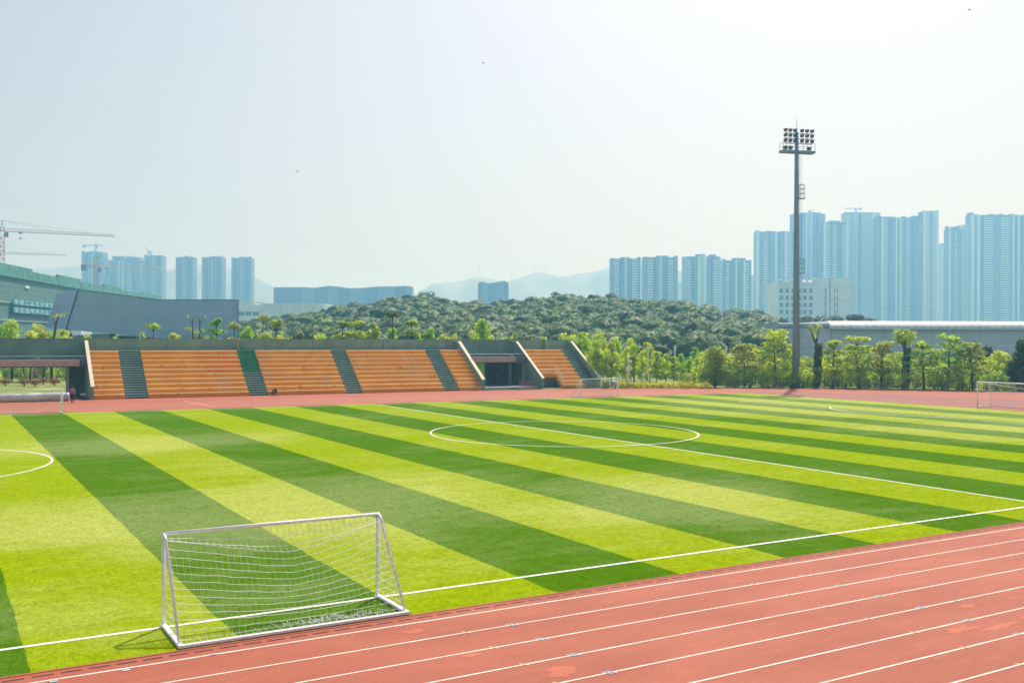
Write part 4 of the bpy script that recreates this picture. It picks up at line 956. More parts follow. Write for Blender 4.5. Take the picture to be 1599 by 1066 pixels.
def ivy(seed, h=10.0):
    rg = np.random.RandomState(seed); mb = MB(); mb.tube([(0, 0, 0), (.1, 0, h*.5), (-.1, 0, h*.72)], [.30, .24, .16], 8)
    mb.tube([(-.1, 0, h*.70), (-.7, .1, h*.84), (-1.1, 0, h*.95)], [.15, .11, .05], 6); mb.tube([(-.1, 0, h*.7), (.35, .1, h*.86), (.5, 0, h*.97)], [.15, .12, .05], 6); mb.tube([(.05, 0, h*.5), (.7, 0, h*.62), (1.2, 0, h*.72)], [.13, .09, .04], 6)
    parts = [((.04*k, 0, h*(.05+.055*k)), (.55+.15*math.sin(k*1.7), .55, .45), 110) for k in range(12)]
    return mb, parts, rg
def palmish(seed, h=9.5):
    rg = np.random.RandomState(seed); mb = MB(); mb.tube([(0, 0, 0), (.15, 0, h*.6), (.1, 0, h)], [.16, .11, .08], 7)
    parts = []
    for k in range(9): a = k*.7; parts.append(((.1+.55*math.cos(a), .55*math.sin(a), h+.15*math.sin(k*2.1)), (.5, .5, .3), 34))
    return mb, crown(parts, .32, rg, .6, .8, .6)

GV = lambda px, py, v: B(U(px, v), v)
RG = 'trees along the far bend'
# (px, top py, base py, builder, leaf, label)
def fit(px, top, base, extra=0):
    p_ = ground_at(px, base); v = (p_-Vector((CAM.x, CAM.y, 0))).dot(Vector((math.sin(YAW), math.cos(YAW), 0))); v += extra
    p_ = B(U(px, v), v); return p_, Z(px, top, v)
def put(px, top, foot, build, leaf, label, name='layered_tree', extra=0, bark='bark', group=RG, cat='tree', **kw):
    p_, h = fit(px, top, foot, extra)
    r_ = build(h=h, **kw); return tree_thing(name, label, cat, r_[0], r_[1], leaf, p_, 0, group, bark)
put(1117, 541, 604.5, roundy, 'olive', 'rounded olive tree on a thick dark trunk, left of the floodlight mast', 'round_tree', .5, seed=1, w=3.0, base=.34, n=36)
put(1163, 541, 604, layered, 'olive', 'layered tree with a forked leaning trunk, between the olive round tree and the mast', extra=1, seed=2, spread=3.4)
put(1210, 519, 604, layered, 'yellow', 'tall layered tree just left of the floodlight mast', extra=.8, seed=3, spread=3.6, tiers=7)
put(1300, 537, 605, layered, 'yellow', 'small flat-topped layered tree right of the first ivy-clad trunk', extra=.6, seed=4, spread=2.4, tiers=4)
put(1340, 531, 606, layered, 'yellow', 'broad flat-topped layered tree with the widest crown of the row', extra=1, seed=5, spread=3.9, tiers=5, dens=1.3)
put(1376, 537, 607, layered, 'olive', 'thin pale layered tree left of the second ivy-clad trunk', extra=.5, seed=6, spread=2.8, tiers=5, dens=.7)
put(1443, 537, 608, layered, 'yellow', 'layered tree right behind the second ivy-clad trunk', extra=1.5, seed=7, spread=2.9)
put(1481, 526, 608, layered, 'bright', 'layered tree with a lopsided tuft on its upper left branch', extra=.6, seed=8, spread=3.2, tiers=5)
put(1519, 541, 609, layered, 'olive', 'dusky sparse layered tree near the full size goal', extra=.6, seed=9, spread=2.8, tiers=5)
put(1562, 548, 607, roundy, 'yellow', 'low rounded yellow-green tree behind the full size goal', 'round_tree', 3, seed=10, w=2.8, base=.25, n=30)
put(1540, 540, 603, roundy, 'deep', 'dark green tree half hidden behind the low rounded tree', 'round_tree', 9, seed=11, w=2.2, base=.3)
put(1597, 527, 610, roundy, 'deep', 'dark columnar tree cut by the right picture edge', 'columnar_tree', .3, seed=12, w=1.9, base=.02, n=60, per=90)
for px, top, base, sd, label in ((1275, 508, 605, 21, 'pollarded trunk wrapped in dark ivy, right of the floodlight mast'), (1413, 516, 606.5, 22, 'ivy-clad tree with a bushy pale head in the middle of the row')):
    p_, h = fit(px, top, base, .3); mb, parts, rg = ivy(sd, h)
    tops = [((-1.1, 0, h*.95), (.55, .5, .5), 60), ((.5, 0, h*.97), (.55, .5, .5), 60), ((-.2, 0, h*.84), (.45, .4, .4), 25)]
    if sd == 22: tops += [((.9*math.cos(k), .9*math.sin(k), h*(.80+.022*k)), (.85, .8, .6), 75) for k in range(9)]
    t = thing('ivy_tree', label, 'tree', p_, 0, RG); mb.build('trunk', M['bark'], t, True)
    link('ivy', quad_mesh('ivy', crown(parts, .32, rg, .2, .4, .5), LF['deep']), t)
    link('crown', quad_mesh('crown', crown(tops, .34, rg, .5, .8, .6), LF['olive']), t)
# undergrowth bushes behind the fence
def bush(seed, h, w, leaf): 
    rg = np.random.RandomState(seed); parts = []; mb = MB()
    for k in range(14): a = rg.rand()*6.28; q = w*rg.rand()**.5*.75; z = h*rg.uniform(.15, .8); parts.append(((q*math.cos(a), q*math.sin(a), z), (w*.33, w*.33, h*.22), 55)); mb.tube([(q*.2*math.cos(a), q*.2*math.sin(a), 0), (q*math.cos(a), q*math.sin(a), z)], [.03, .01], 4)
    return mb, crown(parts, .30, rg, .4, .8, .6)
BU = []
for k, lf in enumerate(('yellow', 'bright', 'yellow', 'olive')):
    mb, V_ = bush(40+k, 3.4, 1.9, lf); p_ = ground_at(1130+k*20, 601)
    BU.append(tree_thing('bush', 'leafy yellow-green bush in the undergrowth behind the far bend fence', 'bush', mb, V_, lf, p_, k, 'undergrowth bushes behind the fence'))
for k, b_ in enumerate(BU): b_.location = B(U(1128+k*14, 142), 142+k)
rn = random.Random(8); px = 1075
while px < 1640:
    for row in range(3):
        v = 134.5+row*8+rn.uniform(-1.5, 2)+(-(px-1240)*.018 if px > 1240 else 0)
        dup(BU[rn.randrange(4)], B(U(px+rn.uniform(-8, 8), v), v), rn.uniform(0, 6.28), rn.uniform(.9, 1.5) if row else rn.uniform(.6, .95))
    px += 20
# thicket right of the grandstand
TH = []
for k, (lf, h) in enumerate((('yellow', 9.5), ('bright', 10.5), ('bright', 9), ('yellow', 8.5), ('olive', 9))):
    mb, V_ = upright(60+k, h, 1.7) if k % 2 == 0 else roundy(60+k, h, 2.3, .2, 34)
    TH.append(tree_thing('thicket_tree', 'slim leafy tree in the dense thicket right of the grandstand end', 'tree', mb, V_, lf, (0, 0, 0), 0, 'thicket beside the grandstand', 'bark_pale'))
rn = random.Random(9); spots = []
for px, top, v in [(893, 523, 124), (905, 528, 122), (918, 524, 126), (930, 531, 121), (942, 528, 125), (955, 534, 122), (966, 531, 127), (978, 541, 121), (990, 537, 126), (1003, 546, 121), (1015, 540, 128), (1026, 548, 122), (1040, 552, 126), (1052, 556, 123), (1064, 551, 128), (1076, 560, 123), (1088, 556, 128), (1100, 551, 131), (1135, 556, 128), (1148, 560, 126), (1180, 560, 128), (1228, 561, 127),
                   (910, 518, 140), (935, 519, 138), (962, 526, 140), (985, 528, 142), (1010, 534, 140), (1085, 541, 144), (880, 520, 139)]:
    spots.append((px, top, v+(19 if px < 912 else 14)))
HT = [9.5, 10.5, 9, 8.5, 9]
for k, (px, top, v) in enumerate(spots):
    j = k if k < 5 else rn.randrange(5); s_ = Z(px, top, v)/HT[j]; l_ = B(U(px, v), v)
    if k < 5: TH[j].location = l_; TH[j].scale = (s_,)*3
    else: dup(TH[j], l_, rn.uniform(0, 6.28), s_)
# yellow-green border of low plants beside the track
bd = MB(); rg = np.random.RandomState(77); parts = []
for px in range(962, 1108, 2): v = 129.5+rg.uniform(0, 3.0); p_ = B(U(px, v), v); parts.append(((p_.x, p_.y, .35+.2*rg.rand()), (.5, .5, .45), 34))
hb = link('flowering_border', quad_mesh('flowering_border', crown(parts, .26, rg, .8, .8, .5), leafmat('yellow_border_leaves', (.38, .44, .015), (.62, .62, .02), .5))); tag(hb, 'low yellow-green border of plants at the foot of the thicket beside the track', 'plants'); struct(hb, 'stuff')

# trees behind the grandstand
BG = 'young trees behind the grandstand'
def bput(px, top, v, build, leaf, label, name='young_tree', **kw):
    h = Z(px, top, v); r_ = build(h=h, **kw); return tree_thing(name, label, 'tree', r_[0], r_[1], leaf, B(U(px, v), v), 0, BG, 'bark')
bput(18, 499, 140, roundy, 'yellow', 'bushy yellow-green tree at the far left above the parapet', seed=81, w=2.6, base=.3)
bput(47, 513, 142, roundy, 'yellow', 'low bushy tree second from the left above the parapet', seed=82, w=2.0, base=.4, n=18)
bput(68, 517, 142, roundy, 'olive', 'low bushy tree just left of the leaning bare trunk', seed=83, w=1.6, base=.4, n=14)
def leaning(h, seed):
    rg = np.random.RandomState(seed); mb = MB(); mb.tube([(-.5, 0, 0), (-.35, 0, h*.5), (.1, 0, h*.86), (.5, 0, h)], [.22, .18, .14, .06], 7); mb.tube([(-.3, 0, h*.66), (-.9, 0, h*.7)], [.1, .05], 5); mb.tube([(.1, 0, h*.86), (-.3, 0, h*.97)], [.1, .04], 5)
    return mb, crown([((.7, 0, h*1.0), (.7, .5, .25), 26), ((-.2, 0, h*.98), (.5, .4, .2), 16), ((1.3, 0, h*1.02), (.4, .4, .2), 12)], .3, rg, .5, .8, .6)
bput(86, 492, 138, leaning, 'olive', 'leaning bare trunk with a sparse tuft in front of the tilted hall end', seed=84)
def barepair(h, seed):
    rg = np.random.RandomState(seed); mb = MB()
    for x, e in ((-.45, -.9), (.5, 1.0)): mb.tube([(x*.3, 0, 0), (x, 0, h*.7), (x*1.1, 0, h*.94)], [.14, .11, .05], 6); mb.tube([(x, 0, h*.85), (x+e*.7, 0, h*.96)], [.06, .03], 4); mb.tube([(x, 0, h*.88), (x-e*.4, 0, h)], [.05, .02], 4)
    return mb, crown([((-1.0, 0, h*.80), (.5, .4, .3), 34), ((-1.1, 0, h*.97), (.4, .4, .15), 14), ((1.3, 0, h*.97), (.5, .4, .15), 14), ((.9, 0, h*.78), (.4, .4, .3), 26), ((0, 0, h*.75), (.9, .6, .4), 40)], .28, rg, .5, .8, .6)
bput(306, 491, 138, barepair, 'olive', 'pair of thin nearly bare stems rising tallest before the dark hall', seed=85)
bput(242, 509, 140, layered, 'yellow', 'small twin-crowned tree before the middle of the dark hall', seed=86, spread=1.6, tiers=3)
bput(272, 518, 140, roundy, 'yellow', 'low yellowish bushy crown left of the thin bare stems', seed=87, w=1.7, base=.4, n=14)
bput(337, 501, 139, layered, 'bright', 'dark green tree with a rounded top near the right end of the dark hall', seed=88, spread=1.9, tiers=5, dens=1.4)
bput(366, 507, 142, layered, 'olive', 'flat open crown exactly at the right end of the dark hall', seed=89, spread=2.2, tiers=3)
bput(386, 510, 143, roundy, 'bright', 'small round crown before the white institute building', seed=90, w=1.6, base=.4, n=16)
bput(413, 496, 142, layered, 'olive', 'tall thin stem with a flat tuft before the white institute building', seed=91, spread=1.5, tiers=3, dens=.8)
bput(428, 503, 140, layered, 'olive', 'dark open crown right of the flat-tufted stem', seed=92, spread=1.8, tiers=3)
bput(468, 519, 141, roundy, 'deep', 'low dark crown alone between two groups of young trees', seed=93, w=1.6, base=.4, n=14)
bput(505, 520, 143, roundy, 'yellow', 'low pale crown left of the yellow-green pair', seed=94, w=2.2, base=.4, n=14)
bput(537, 505, 141, layered, 'olive', 'dusky tree forming the left half of the yellow-green pair', seed=95, spread=2.0, tiers=4, dens=1.2)
bput(558, 503, 140, layered, 'yellow', 'bright yellow-green tree forming the right half of the pair', seed=96, spread=2.0, tiers=4, dens=1.3)
bput(584, 502, 143, roundy, 'olive', 'dull olive egg-shaped crown left of the palm-like tree', seed=97, w=1.5, base=.3)
bput(612, 491, 140, palmish, 'deep', 'palm-like tree with a small round tuft on a thin trunk', seed=98)
bput(612, 512, 145, roundy, 'bright', 'bushy crown at the foot of the palm-like tree', seed=99, w=1.6, base=.3, n=18)
bput(642, 502, 140, layered, 'olive', 'forked dark tree right of the palm-like tree', seed=100, spread=1.5, tiers=4, dens=1.2)
bput(671, 507, 140, roundy, 'bright', 'slim dark tree, last tall one before the first wing wall', seed=101, w=1.1, base=.45, n=14)
bput(690, 519, 143, roundy, 'olive', 'low brownish crown just left of the orange stand end', seed=102, w=1.6, base=.4, n=12)
for k, (px, top, v) in enumerate([(150, 523, 146), (190, 524, 147), (222, 521, 145), (450, 522, 146), (487, 523, 146), (522, 522, 147), (655, 523, 147), (705, 523, 147), (100, 524, 147), (750, 526, 146), (800, 527, 146), (846, 527, 146)]):
    dup(BU[k % 4], B(U(px, v), v), k, (1.1, 1.1, Z(px, top, v)/3.2), 'tall bush whose tip shows just above the grandstand parapet', 'bush tips above the parapet')
# trees on the crest of the hill
for k, (px, top, r_, label) in enumerate([(665, 453, 3.9, 'largest round tree standing proud on the left crest of the hill'), (635, 459, 2.4, 'smaller dark tree just left of the largest crest tree'), (873, 454, 3.3, 'broad dark tree on the middle crest right of the office tower'), (786, 466, 2.5, 'low broad crest tree in front of the office tower'), (798, 467, 1.2, 'tiny round crest tree right of the office tower'), (926, 459, 2.6, 'dark crest tree left of the first middle tower'), (957, 457, 3.3, 'round crest tree at the foot of the first middle tower'), (1035, 465, 3.4, 'spreading crest tree below the second middle tower')]):
    v = 397; z0 = float(hill_z(U(px, v), v)); h = Z(px, top, v)-z0+.2
    rg = np.random.RandomState(120+k); parts = []
    for q in range(11): a = rg.rand()*6.28; f = rg.rand()**.5*r_*.6; parts.append(((f*math.cos(a), f*math.sin(a), h-r_*.85+rg.uniform(-.35, .3)*r_), (r_*.5, r_*.5, r_*.45), 70))
    mb = MB(); mb.tube([(0, 0, -.3), (.1, 0, h*.6)], [.3, .15], 6)
    for q in range(4): mb.tube([(.1, 0, h*.4), (r_*.4*math.cos(q*1.6), r_*.4*math.sin(q*1.6), h*.75)], [.12, .05], 4)
    tree_thing('crest_tree', label, 'tree', mb, crown(parts, .8, rg, .5, .3, .4), 'hill', B(U(px, v), v, z0), 0, 'trees on the hill crest')
for k, (px, top, r_, label) in enumerate([(1262, 493, 3.0, 'dark round tree above the sports hall roof right of the mast'), (1300, 492, 4.2, 'wide low tree above the sports hall roof below the office block'), (1332, 490, 3.0, 'rounded tree at the right foot of the office block'), (1362, 496, 2.6, 'last low tree showing above the sports hall roof')]):
    v = 330; h = Z(px, top, v); rg = np.random.RandomState(140+k); parts = []
    for q in range(14): a = rg.rand()*6.28; f = rg.rand()**.5*r_*.7; parts.append(((f*math.cos(a)*1.3, f*math.sin(a), h-r_*.6+rg.uniform(-.4, .3)*r_), (r_*.6, r_*.5, r_*.4), 80))
    mb = MB(); mb.tube([(0, 0, 0), (.1, 0, h*.8)], [.3, .15], 6)
    tree_thing('round_tree', label, 'tree', mb, crown(parts, .8, rg, .5, .5, .4), 'hill', B(U(px, v), v), 0, 'trees behind the sports hall')

# garden behind the left portal
for k, (px, base) in enumerate([(9, 603.5), (38, 604), (55, 605), (68, 602), (85, 603.5)]):
    rg = np.random.RandomState(160+k); p_ = ground_at(px, base); mb = MB(); mb.tube([(0, 0, 0), (0, 0, .5)], [.10, .06], 6)
    for q in range(5): mb.tube([(0, 0, .4), (.35*math.cos(q*1.26), .35*math.sin(q*1.26), .7)], [.03, .015], 4)
    parts = [((.35*math.cos(q), .35*math.sin(q), .72+.08*math.sin(q*3)), (.42, .42, .34), 75) for q in range(6)]
    tree_thing('ball_shrub', 'clipped reddish ball shrub in the garden seen through the left portal', 'shrub', mb, crown(parts, .15, rg, .3, .35, .5), 'red', p_, 0, 'clipped ball shrubs')
for k, px in enumerate((-12, 6, 20, 33, 47, 60, 73, 86, 99, 112, 742, 752, 764)):
    v = 152+(k*37 % 11); s_ = .72+.1*(k % 3); j = k % 5
    dup(TH[j], B(U(px, v), v), k, s_, 'slim garden tree seen through a portal of the grandstand', 'garden trees behind the portals')
    dup(BU[k % 4], B(U(px+6, v-4), v-4), k*2, .62, 'low garden bush seen through a portal of the grandstand', 'garden bushes behind the portals')
lw = MB(); a0, a1 = B(U(-60, 120), 120), B(U(150, 120), 120)
lw.hexa([(*B(-75, 112).xy, -.05), (*B(-45, 112).xy, -.05), (*B(-30, 165).xy, -.05), (*B(-95, 165).xy, -.05), (*B(-75, 112).xy, .03), (*B(-45, 112).xy, .03), (*B(-30, 165).xy, .3), (*B(-95, 165).xy, .3)])
struct(lw.build('garden_lawn', plain('light_green_lawn', (.20, .25, .04), .9, .3, .3)))  # light green grass

# ------------------------------------------------------------------ figures
def skin(name, pts, edges, mat_, parent, sub=1, root=0):
    """one continuous skinned body: pts = (x, y, z, radius)"""
    me = bpy.data.meshes.new(name); me.from_pydata([q[:3] for q in pts], edges, []); me.materials.append(mat_)
    o = link(name, me, parent); s = o.modifiers.new('skin', 'SKIN'); s.use_smooth_shade = True
    if not me.skin_vertices: me.attributes.new('skin', 'FLOAT', 'POINT') if False else None
    ly = me.skin_vertices[0].data if me.skin_vertices else None
    if ly is None:
        bpy.context.view_layer.objects.active = o; bpy.ops.mesh.customdata_skin_add(); ly = me.skin_vertices[0].data
    for i, q in enumerate(pts): ly[i].radius = (q[3], q[3]); ly[i].use_root = (i == root)
    m = o.modifiers.new('sub', 'SUBSURF'); m.levels = sub; m.render_levels = sub
    return o
SK = plain('skin', (.42, .26, .19), .6); HR = plain('dark_hair', (.02, .016, .014), .7)
def figure(name, label, loc, rz, J, jacket, trousers, group=None, cat='person', body=None, shoes=None):
    """J: joints; the figure faces local -Y"""
    t = thing(name, label, cat, loc, rz, group)
    names = ['pelvis', 'waist', 'chest', 'neck', 'chin', 'head', 'crown', 'shL', 'elL', 'wrL', 'paL', 'shR', 'elR', 'wrR', 'paR', 'hiL', 'knL', 'anL', 'toL', 'hiR', 'knR', 'anR', 'toR']
    rad = dict(pelvis=.125, waist=.115, chest=.14, neck=.052, chin=.075, head=.098, crown=.07, sh=.06, el=.043, wr=.028, pa=.034, hi=.095, kn=.06, an=.038, to=.035)
    rr = lambda n: rad[n[:-1]] if n[-1] in 'LR' and n[:-1] in rad else rad[n]
    ix = {n: i for i, n in enumerate(names)}; pts = [(*J[n], rr(n)) for n in names]
    ed = [(ix[a], ix[b]) for a, b in (('pelvis', 'waist'), ('waist', 'chest'), ('chest', 'neck'), ('neck', 'chin'), ('chin', 'head'), ('head', 'crown'))]
    for s in 'LR': ed += [(ix['chest'], ix['sh'+s]), (ix['sh'+s], ix['el'+s]), (ix['el'+s], ix['wr'+s]), (ix['wr'+s], ix['pa'+s]), (ix['pelvis'], ix['hi'+s]), (ix['hi'+s], ix['kn'+s]), (ix['kn'+s], ix['an'+s]), (ix['an'+s], ix['to'+s])]
    for s in 'LR':   # five fingers
        wv, pv = Vector(J['wr'+s]), Vector(J['pa'+s]); d = (pv-wv).normalized(); sd = d.cross(Vector((0, 1, .01))).normalized()
        for k, (off, ln) in enumerate(((-.027, .070), (-.009, .082), (.009, .078), (.027, .06))):
            b = len(pts); p1 = pv+sd*off+d*.04; p2 = p1+d*ln*.5; p3 = p2+d*ln*.4+Vector((0, -.02, 0))
            pts += [(*p1, .010), (*p2, .009), (*p3, .008)]; ed += [(ix['pa'+s], b), (b, b+1), (b+1, b+2)]
        b = len(pts); p1 = pv+Vector((0, -.04, 0))-d*.01; p2 = p1+d*.035+Vector((0, -.015, 0)); pts += [(*p1, .011), (*p2, .009)]; ed += [(ix['pa'+s], b), (b, b+1)]
    bo = skin('body', pts, ed, body or SK, t)
    cl = [(*J[n], rr(n)+e) for n, e in (('waist', .03), ('chest', .03), ('shL', .025), ('elL', .022), ('wrL', .018), ('shR', .025), ('elR', .022), ('wrR', .018), ('pelvis', .028))]
    if jacket: skin('jacket', cl, [(8, 0), (0, 1), (1, 2), (2, 3), (3, 4), (1, 5), (5, 6), (6, 7)], jacket, t, root=1)
    cl = [(*J[n], rr(n)+e) for n, e in (('pelvis', .018), ('hiL', .02), ('knL', .018), ('anL', .026), ('hiR', .02), ('knR', .018), ('anR', .026))]
    if trousers: skin('trousers', cl, [(0, 1), (1, 2), (2, 3), (0, 4), (4, 5), (5, 6)], trousers, t)
    h = Vector(J['head']); c = Vector(J['crown'])
    if body is None:
        mb = MB(); mb.ball(h+(c-h)*.35+Vector((0, .018, .01)), (.105, .115, .115)); mb.build('hair', HR, t, True)
        mb = MB(); mb.ball(h+Vector((-.035, -.095, 0)), .012); mb.ball(h+Vector((.035, -.095, 0)), .012); mb.build('eyes', HR, t, True)
        mb = MB(); mb.ball(h+Vector((0, -.105, -.03)), (.016, .022, .025)); mb.ball(h+Vector((.1, 0, -.01)), (.015, .03, .035)); mb.ball(h+Vector((-.1, 0, -.01)), (.015, .03, .035)); mb.build('face_relief', SK, bo, True)
        mb = MB(); mb.ball(h+Vector((0, -.092, -.065)), (.025, .012, .008)); mb.build('mouth', plain('lips', (.35, .12, .10)), bo, True)
        for s in 'LR':
            a, b = Vector(J['an'+s]), Vector(J['to'+s]); mb = MB(); m_ = (a+b)/2; mb.ball((m_.x, m_.y, max(.045, m_.z-.02)), (.05, .13, .045)); mb.build('shoe', shoes or M['dark'], t, True)
    return t
STAND = dict(pelvis=(0, 0, .92), waist=(0, 0, 1.06), chest=(0, .01, 1.27), neck=(0, .01, 1.43), chin=(0, -.02, 1.50), head=(0, -.01, 1.57), crown=(0, 0, 1.65),
    shL=(.18, .01, 1.36), elL=(.24, .03, 1.10), wrL=(.25, -.06, .88), paL=(.25, -.08, .80), shR=(-.18, .01, 1.36), elR=(-.24, .05, 1.10), wrR=(-.25, .02, .87), paR=(-.25, .01, .79),
    hiL=(.095, 0, .86), knL=(.10, -.10, .47), anL=(.10, -.08, .09), toL=(.10, -.22, .04), hiR=(-.095, 0, .86), knR=(-.10, -.02, .47), anR=(-.10, .16, .12), toR=(-.10, .04, .04))
pk = plain('dusty_pink_jacket', (.36, .22, .19), .8); dk = plain('dark_trousers', (.025, .025, .035), .8); mr = plain('maroon_jacket', (.14, .05, .06), .8); gy = plain('grey_trousers', (.18, .17, .18), .8); wt = plain('white_shirt', (.62, .64, .68), .8)
figure('person', 'person in a dusty pink jacket and dark trousers walking away by the left portal', (-25.66, 82.7, .01), PI-.25, STAND, pk, dk)
SIT = dict(pelvis=(0, .05, .14), waist=(0, .06, .28), chest=(0, .0, .48), neck=(0, -.05, .63), chin=(0, -.10, .69), head=(0, -.09, .76), crown=(0, -.08, .84),
    shL=(.18, 0, .57), elL=(.24, -.16, .38), wrL=(.15, -.36, .42), paL=(.11, -.43, .42), shR=(-.18, 0, .57), elR=(-.24, -.16, .38), wrR=(-.15, -.36, .42), paR=(-.11, -.43, .42),
    hiL=(.10, 0, .13), knL=(.14, -.38, .46), anL=(.12, -.52, .08), toL=(.12, -.66, .04), hiR=(-.10, 0, .13), knR=(-.14, -.38, .46), anR=(-.12, -.52, .08), toR=(-.12, -.66, .04))
p_ = S(.05, .9, .0); figure('person', 'person in a pale top sitting in the shade of the left portal wall', p_, -.6, SIT, wt, dk)
CRO = dict(pelvis=(0, .20, .30), waist=(0, .12, .44), chest=(0, -.06, .58), neck=(0, -.20, .66), chin=(0, -.29, .66), head=(0, -.30, .72), crown=(0, -.28, .80),
    shL=(.18, -.10, .62), elL=(.26, -.26, .42), wrL=(.16, -.42, .32), paL=(.13, -.46, .25), shR=(-.18, -.10, .62), elR=(-.26, -.26, .42), wrR=(-.16, -.42, .32), paR=(-.13, -.46, .25),
    hiL=(.12, .14, .30), knL=(.20, -.22, .46), anL=(.15, -.02, .09), toL=(.16, -.18, .04), hiR=(-.12, .14, .30), knR=(-.20, -.22, .46), anR=(-.15, -.02, .09), toR=(-.16, -.18, .04))
p_ = S(19.75, -.45, .01); figure('person', 'person in maroon crouching at the foot of the brightest green aisle', p_, .3, CRO, mr, gy)
# garden sculptures
for px, base, c, rz, label in ((37.5, 594, (.03, .22, .13), .6, 'green running-figure sculpture in the garden beyond the left portal'), (55, 596.5, (.42, .08, .36), -.3, 'magenta running-figure sculpture in the garden beyond the left portal'), (90.5, 594, (.02, .18, .38), .4, 'blue running-figure sculpture in the garden beyond the left portal')):
    J = dict(STAND); s_ = 1 if rz > 0 else -1
    J.update(elL=(.42, -.10, 1.22), wrL=(.56, -.30, 1.34), paL=(.60, -.36, 1.40), elR=(-.42, .10, 1.20), wrR=(-.50, .28, 1.06), paR=(-.52, .34, 1.0), knL=(.16, -.32, .62), anL=(.16, -.12, .30), toL=(.16, -.26, .24), knR=(-.16, .16, .48), anR=(-.2, .34, .10), toR=(-.2, .2, .04))
    cm = plain('painted_sculpture', c, .45); p_ = ground_at(px, base)
    t = figure('figure_sculpture', label, (p_.x, p_.y, .15), PI/2+rz, J, None, None, 'figure sculptures', 'sculpture', cm); t.scale = (1.15,)*3
    mb = MB(); mb.box(-.5, .5, -.4, .4, -.14, .06); mb.build('plinth', M['concrete'], t)

# ------------------------------------------------------------------ small things round the pitch
t0 = S(-1.4, -1.15, .0); RL = thing('tarpaulin_roll', 'long white rolled tarpaulin lying in front of the left portal', 'tarpaulin', t0, ST.matrix_basis.to_euler().z)
mb = MB(); rn = random.Random(2); n = 40; pr_ = []
for i in range(n+1):
    x = -13+13*i/n; k = 12
    pr_.append([(x, .42*math.cos(2*PI*j/k)*(1+.06*math.sin(i*1.3+j)), .44+.43*math.sin(2*PI*j/k)*(1+.05*math.sin(i*.9+j*2))) for j in range(k)])
mb.add([q for r_ in pr_ for q in r_], [(i*12+j, (i+1)*12+j, (i+1)*12+(j+1) % 12, i*12+(j+1) % 12) for i in range(n) for j in range(12)]+[tuple(range(12)), tuple(n*12+j for j in range(12))[::-1]])
mb.build('roll', plain('white_tarpaulin', (.50, .54, .58), .5, .2, .8, c2=(.68, .72, .76)), RL, True)
mb = MB()
for i in range(7): x = -12.3+i*2.0; mb.tube([(x, .45*math.cos(2*PI*j/14), .44+.455*math.sin(2*PI*j/14)) for j in range(15)], .02, 5)
mb.build('strap', M['pole'], RL)
t0 = ground_at(959, 606.8); BN = thing('litter_bin', 'teal wheeled bin behind the small goal at the stand corner', 'bin', t0, -YAW)
TE = plain('teal_plastic', (.05, .22, .22), .45); mb = MB(); mb.hexa([(-.22, -.22, .06), (.22, -.22, .06), (.22, .22, .06), (-.22, .22, .06), (-.3, -.3, .85), (.3, -.3, .85), (.3, .32, .85), (-.3, .32, .85)]); mb.build('body', TE, BN)
mb = MB(); mb.hexa([(-.33, -.34, .86), (.33, -.34, .86), (.33, .36, .86), (-.33, .36, .86), (-.3, -.28, .95), (.3, -.28, .95), (.3, .34, 1.02), (-.3, .34, 1.02)]); mb.build('lid', plain('pale_teal_plastic', (.25, .45, .45), .45), BN)
for x in (-.2, .2): mb = MB(); mb.tube([(x-.03, .26, .10), (x+.03, .26, .10)], .1, 10); mb.build('wheel', M['dark'], BN)
p_ = ground_at(946, 606.5); mb, V_ = bush(191, 1.2, .7, 'olive'); tree_thing('pale_shrub', 'small pale shrub between the stand corner and the teal bin', 'shrub', mb, V_, 'olive', p_)
for px, top, base, label, cams in ((981, 555, 605.5, 'pale camera post with a control box beside the thicket', True), (1012, 540, 603.5, 'plain slim pale lamp post in front of the thicket', False)):
    p_, h = fit(px, top, base); t = thing('pole', label, 'post', p_, -YAW, 'pale posts beside the thicket')
    mb = MB(); mb.tube([(0, 0, 0), (0, 0, h)], [.085, .055], 8); mb.build('shaft', M['white'], t, True)
    mb = MB(); mb.box(-.16, .16, -.16, .16, 0, .06); mb.build('base_plate', M['steel'], t)
    if cams:
        mb = MB(); mb.box(-.28, .22, -.32, -.08, h*.52, h*.52+.6); mb.build('control_box', M['white'], t)
        mb = MB(); mb.bar((-.1, 0, h-.25), (.75, -.2, h-.05), .06); mb.build('arm', M['steel'], t)
        for x, z in ((.7, h-.02), (-.12, h-.3)): mb = MB(); mb.box(x-.1, x+.14, -.5, -.1, z-.09, z+.1); mb.build('camera', M['white'], t)
    else:
        mb = MB(); mb.tube([(0, 0, h-.02), (0, 0, h+.25)], [.10, .07], 8); mb.build('lamp_cap', M['white'], t)
        mb = MB(); mb.box(-.2, -.06, -.1, .1, h*.45, h*.45+.3); mb.build('junction_box', M['white'], t)
for px, top, bot, label in ((1054, 540, 562, 'white post tip rising behind the thicket, nearest the olive tree'), (1134, 541, 560, 'white post tip between the olive round tree and the forked layered tree'), (1211, 540, 560, 'white post tip behind the tall layered tree')):
    v = 168; h = Z(px, top, v); t = thing('pole', label, 'post', B(U(px, v), v), -YAW, 'white posts behind the thicket')
    mb = MB(); mb.tube([(0, 0, 0), (0, 0, h)], [.13, .10], 8); mb.build('shaft', M['white'], t, True); mb = MB(); mb.box(-.2, .2, -.14, .14, h-.7, h+.1); mb.build('lamp_head', M['white'], t)
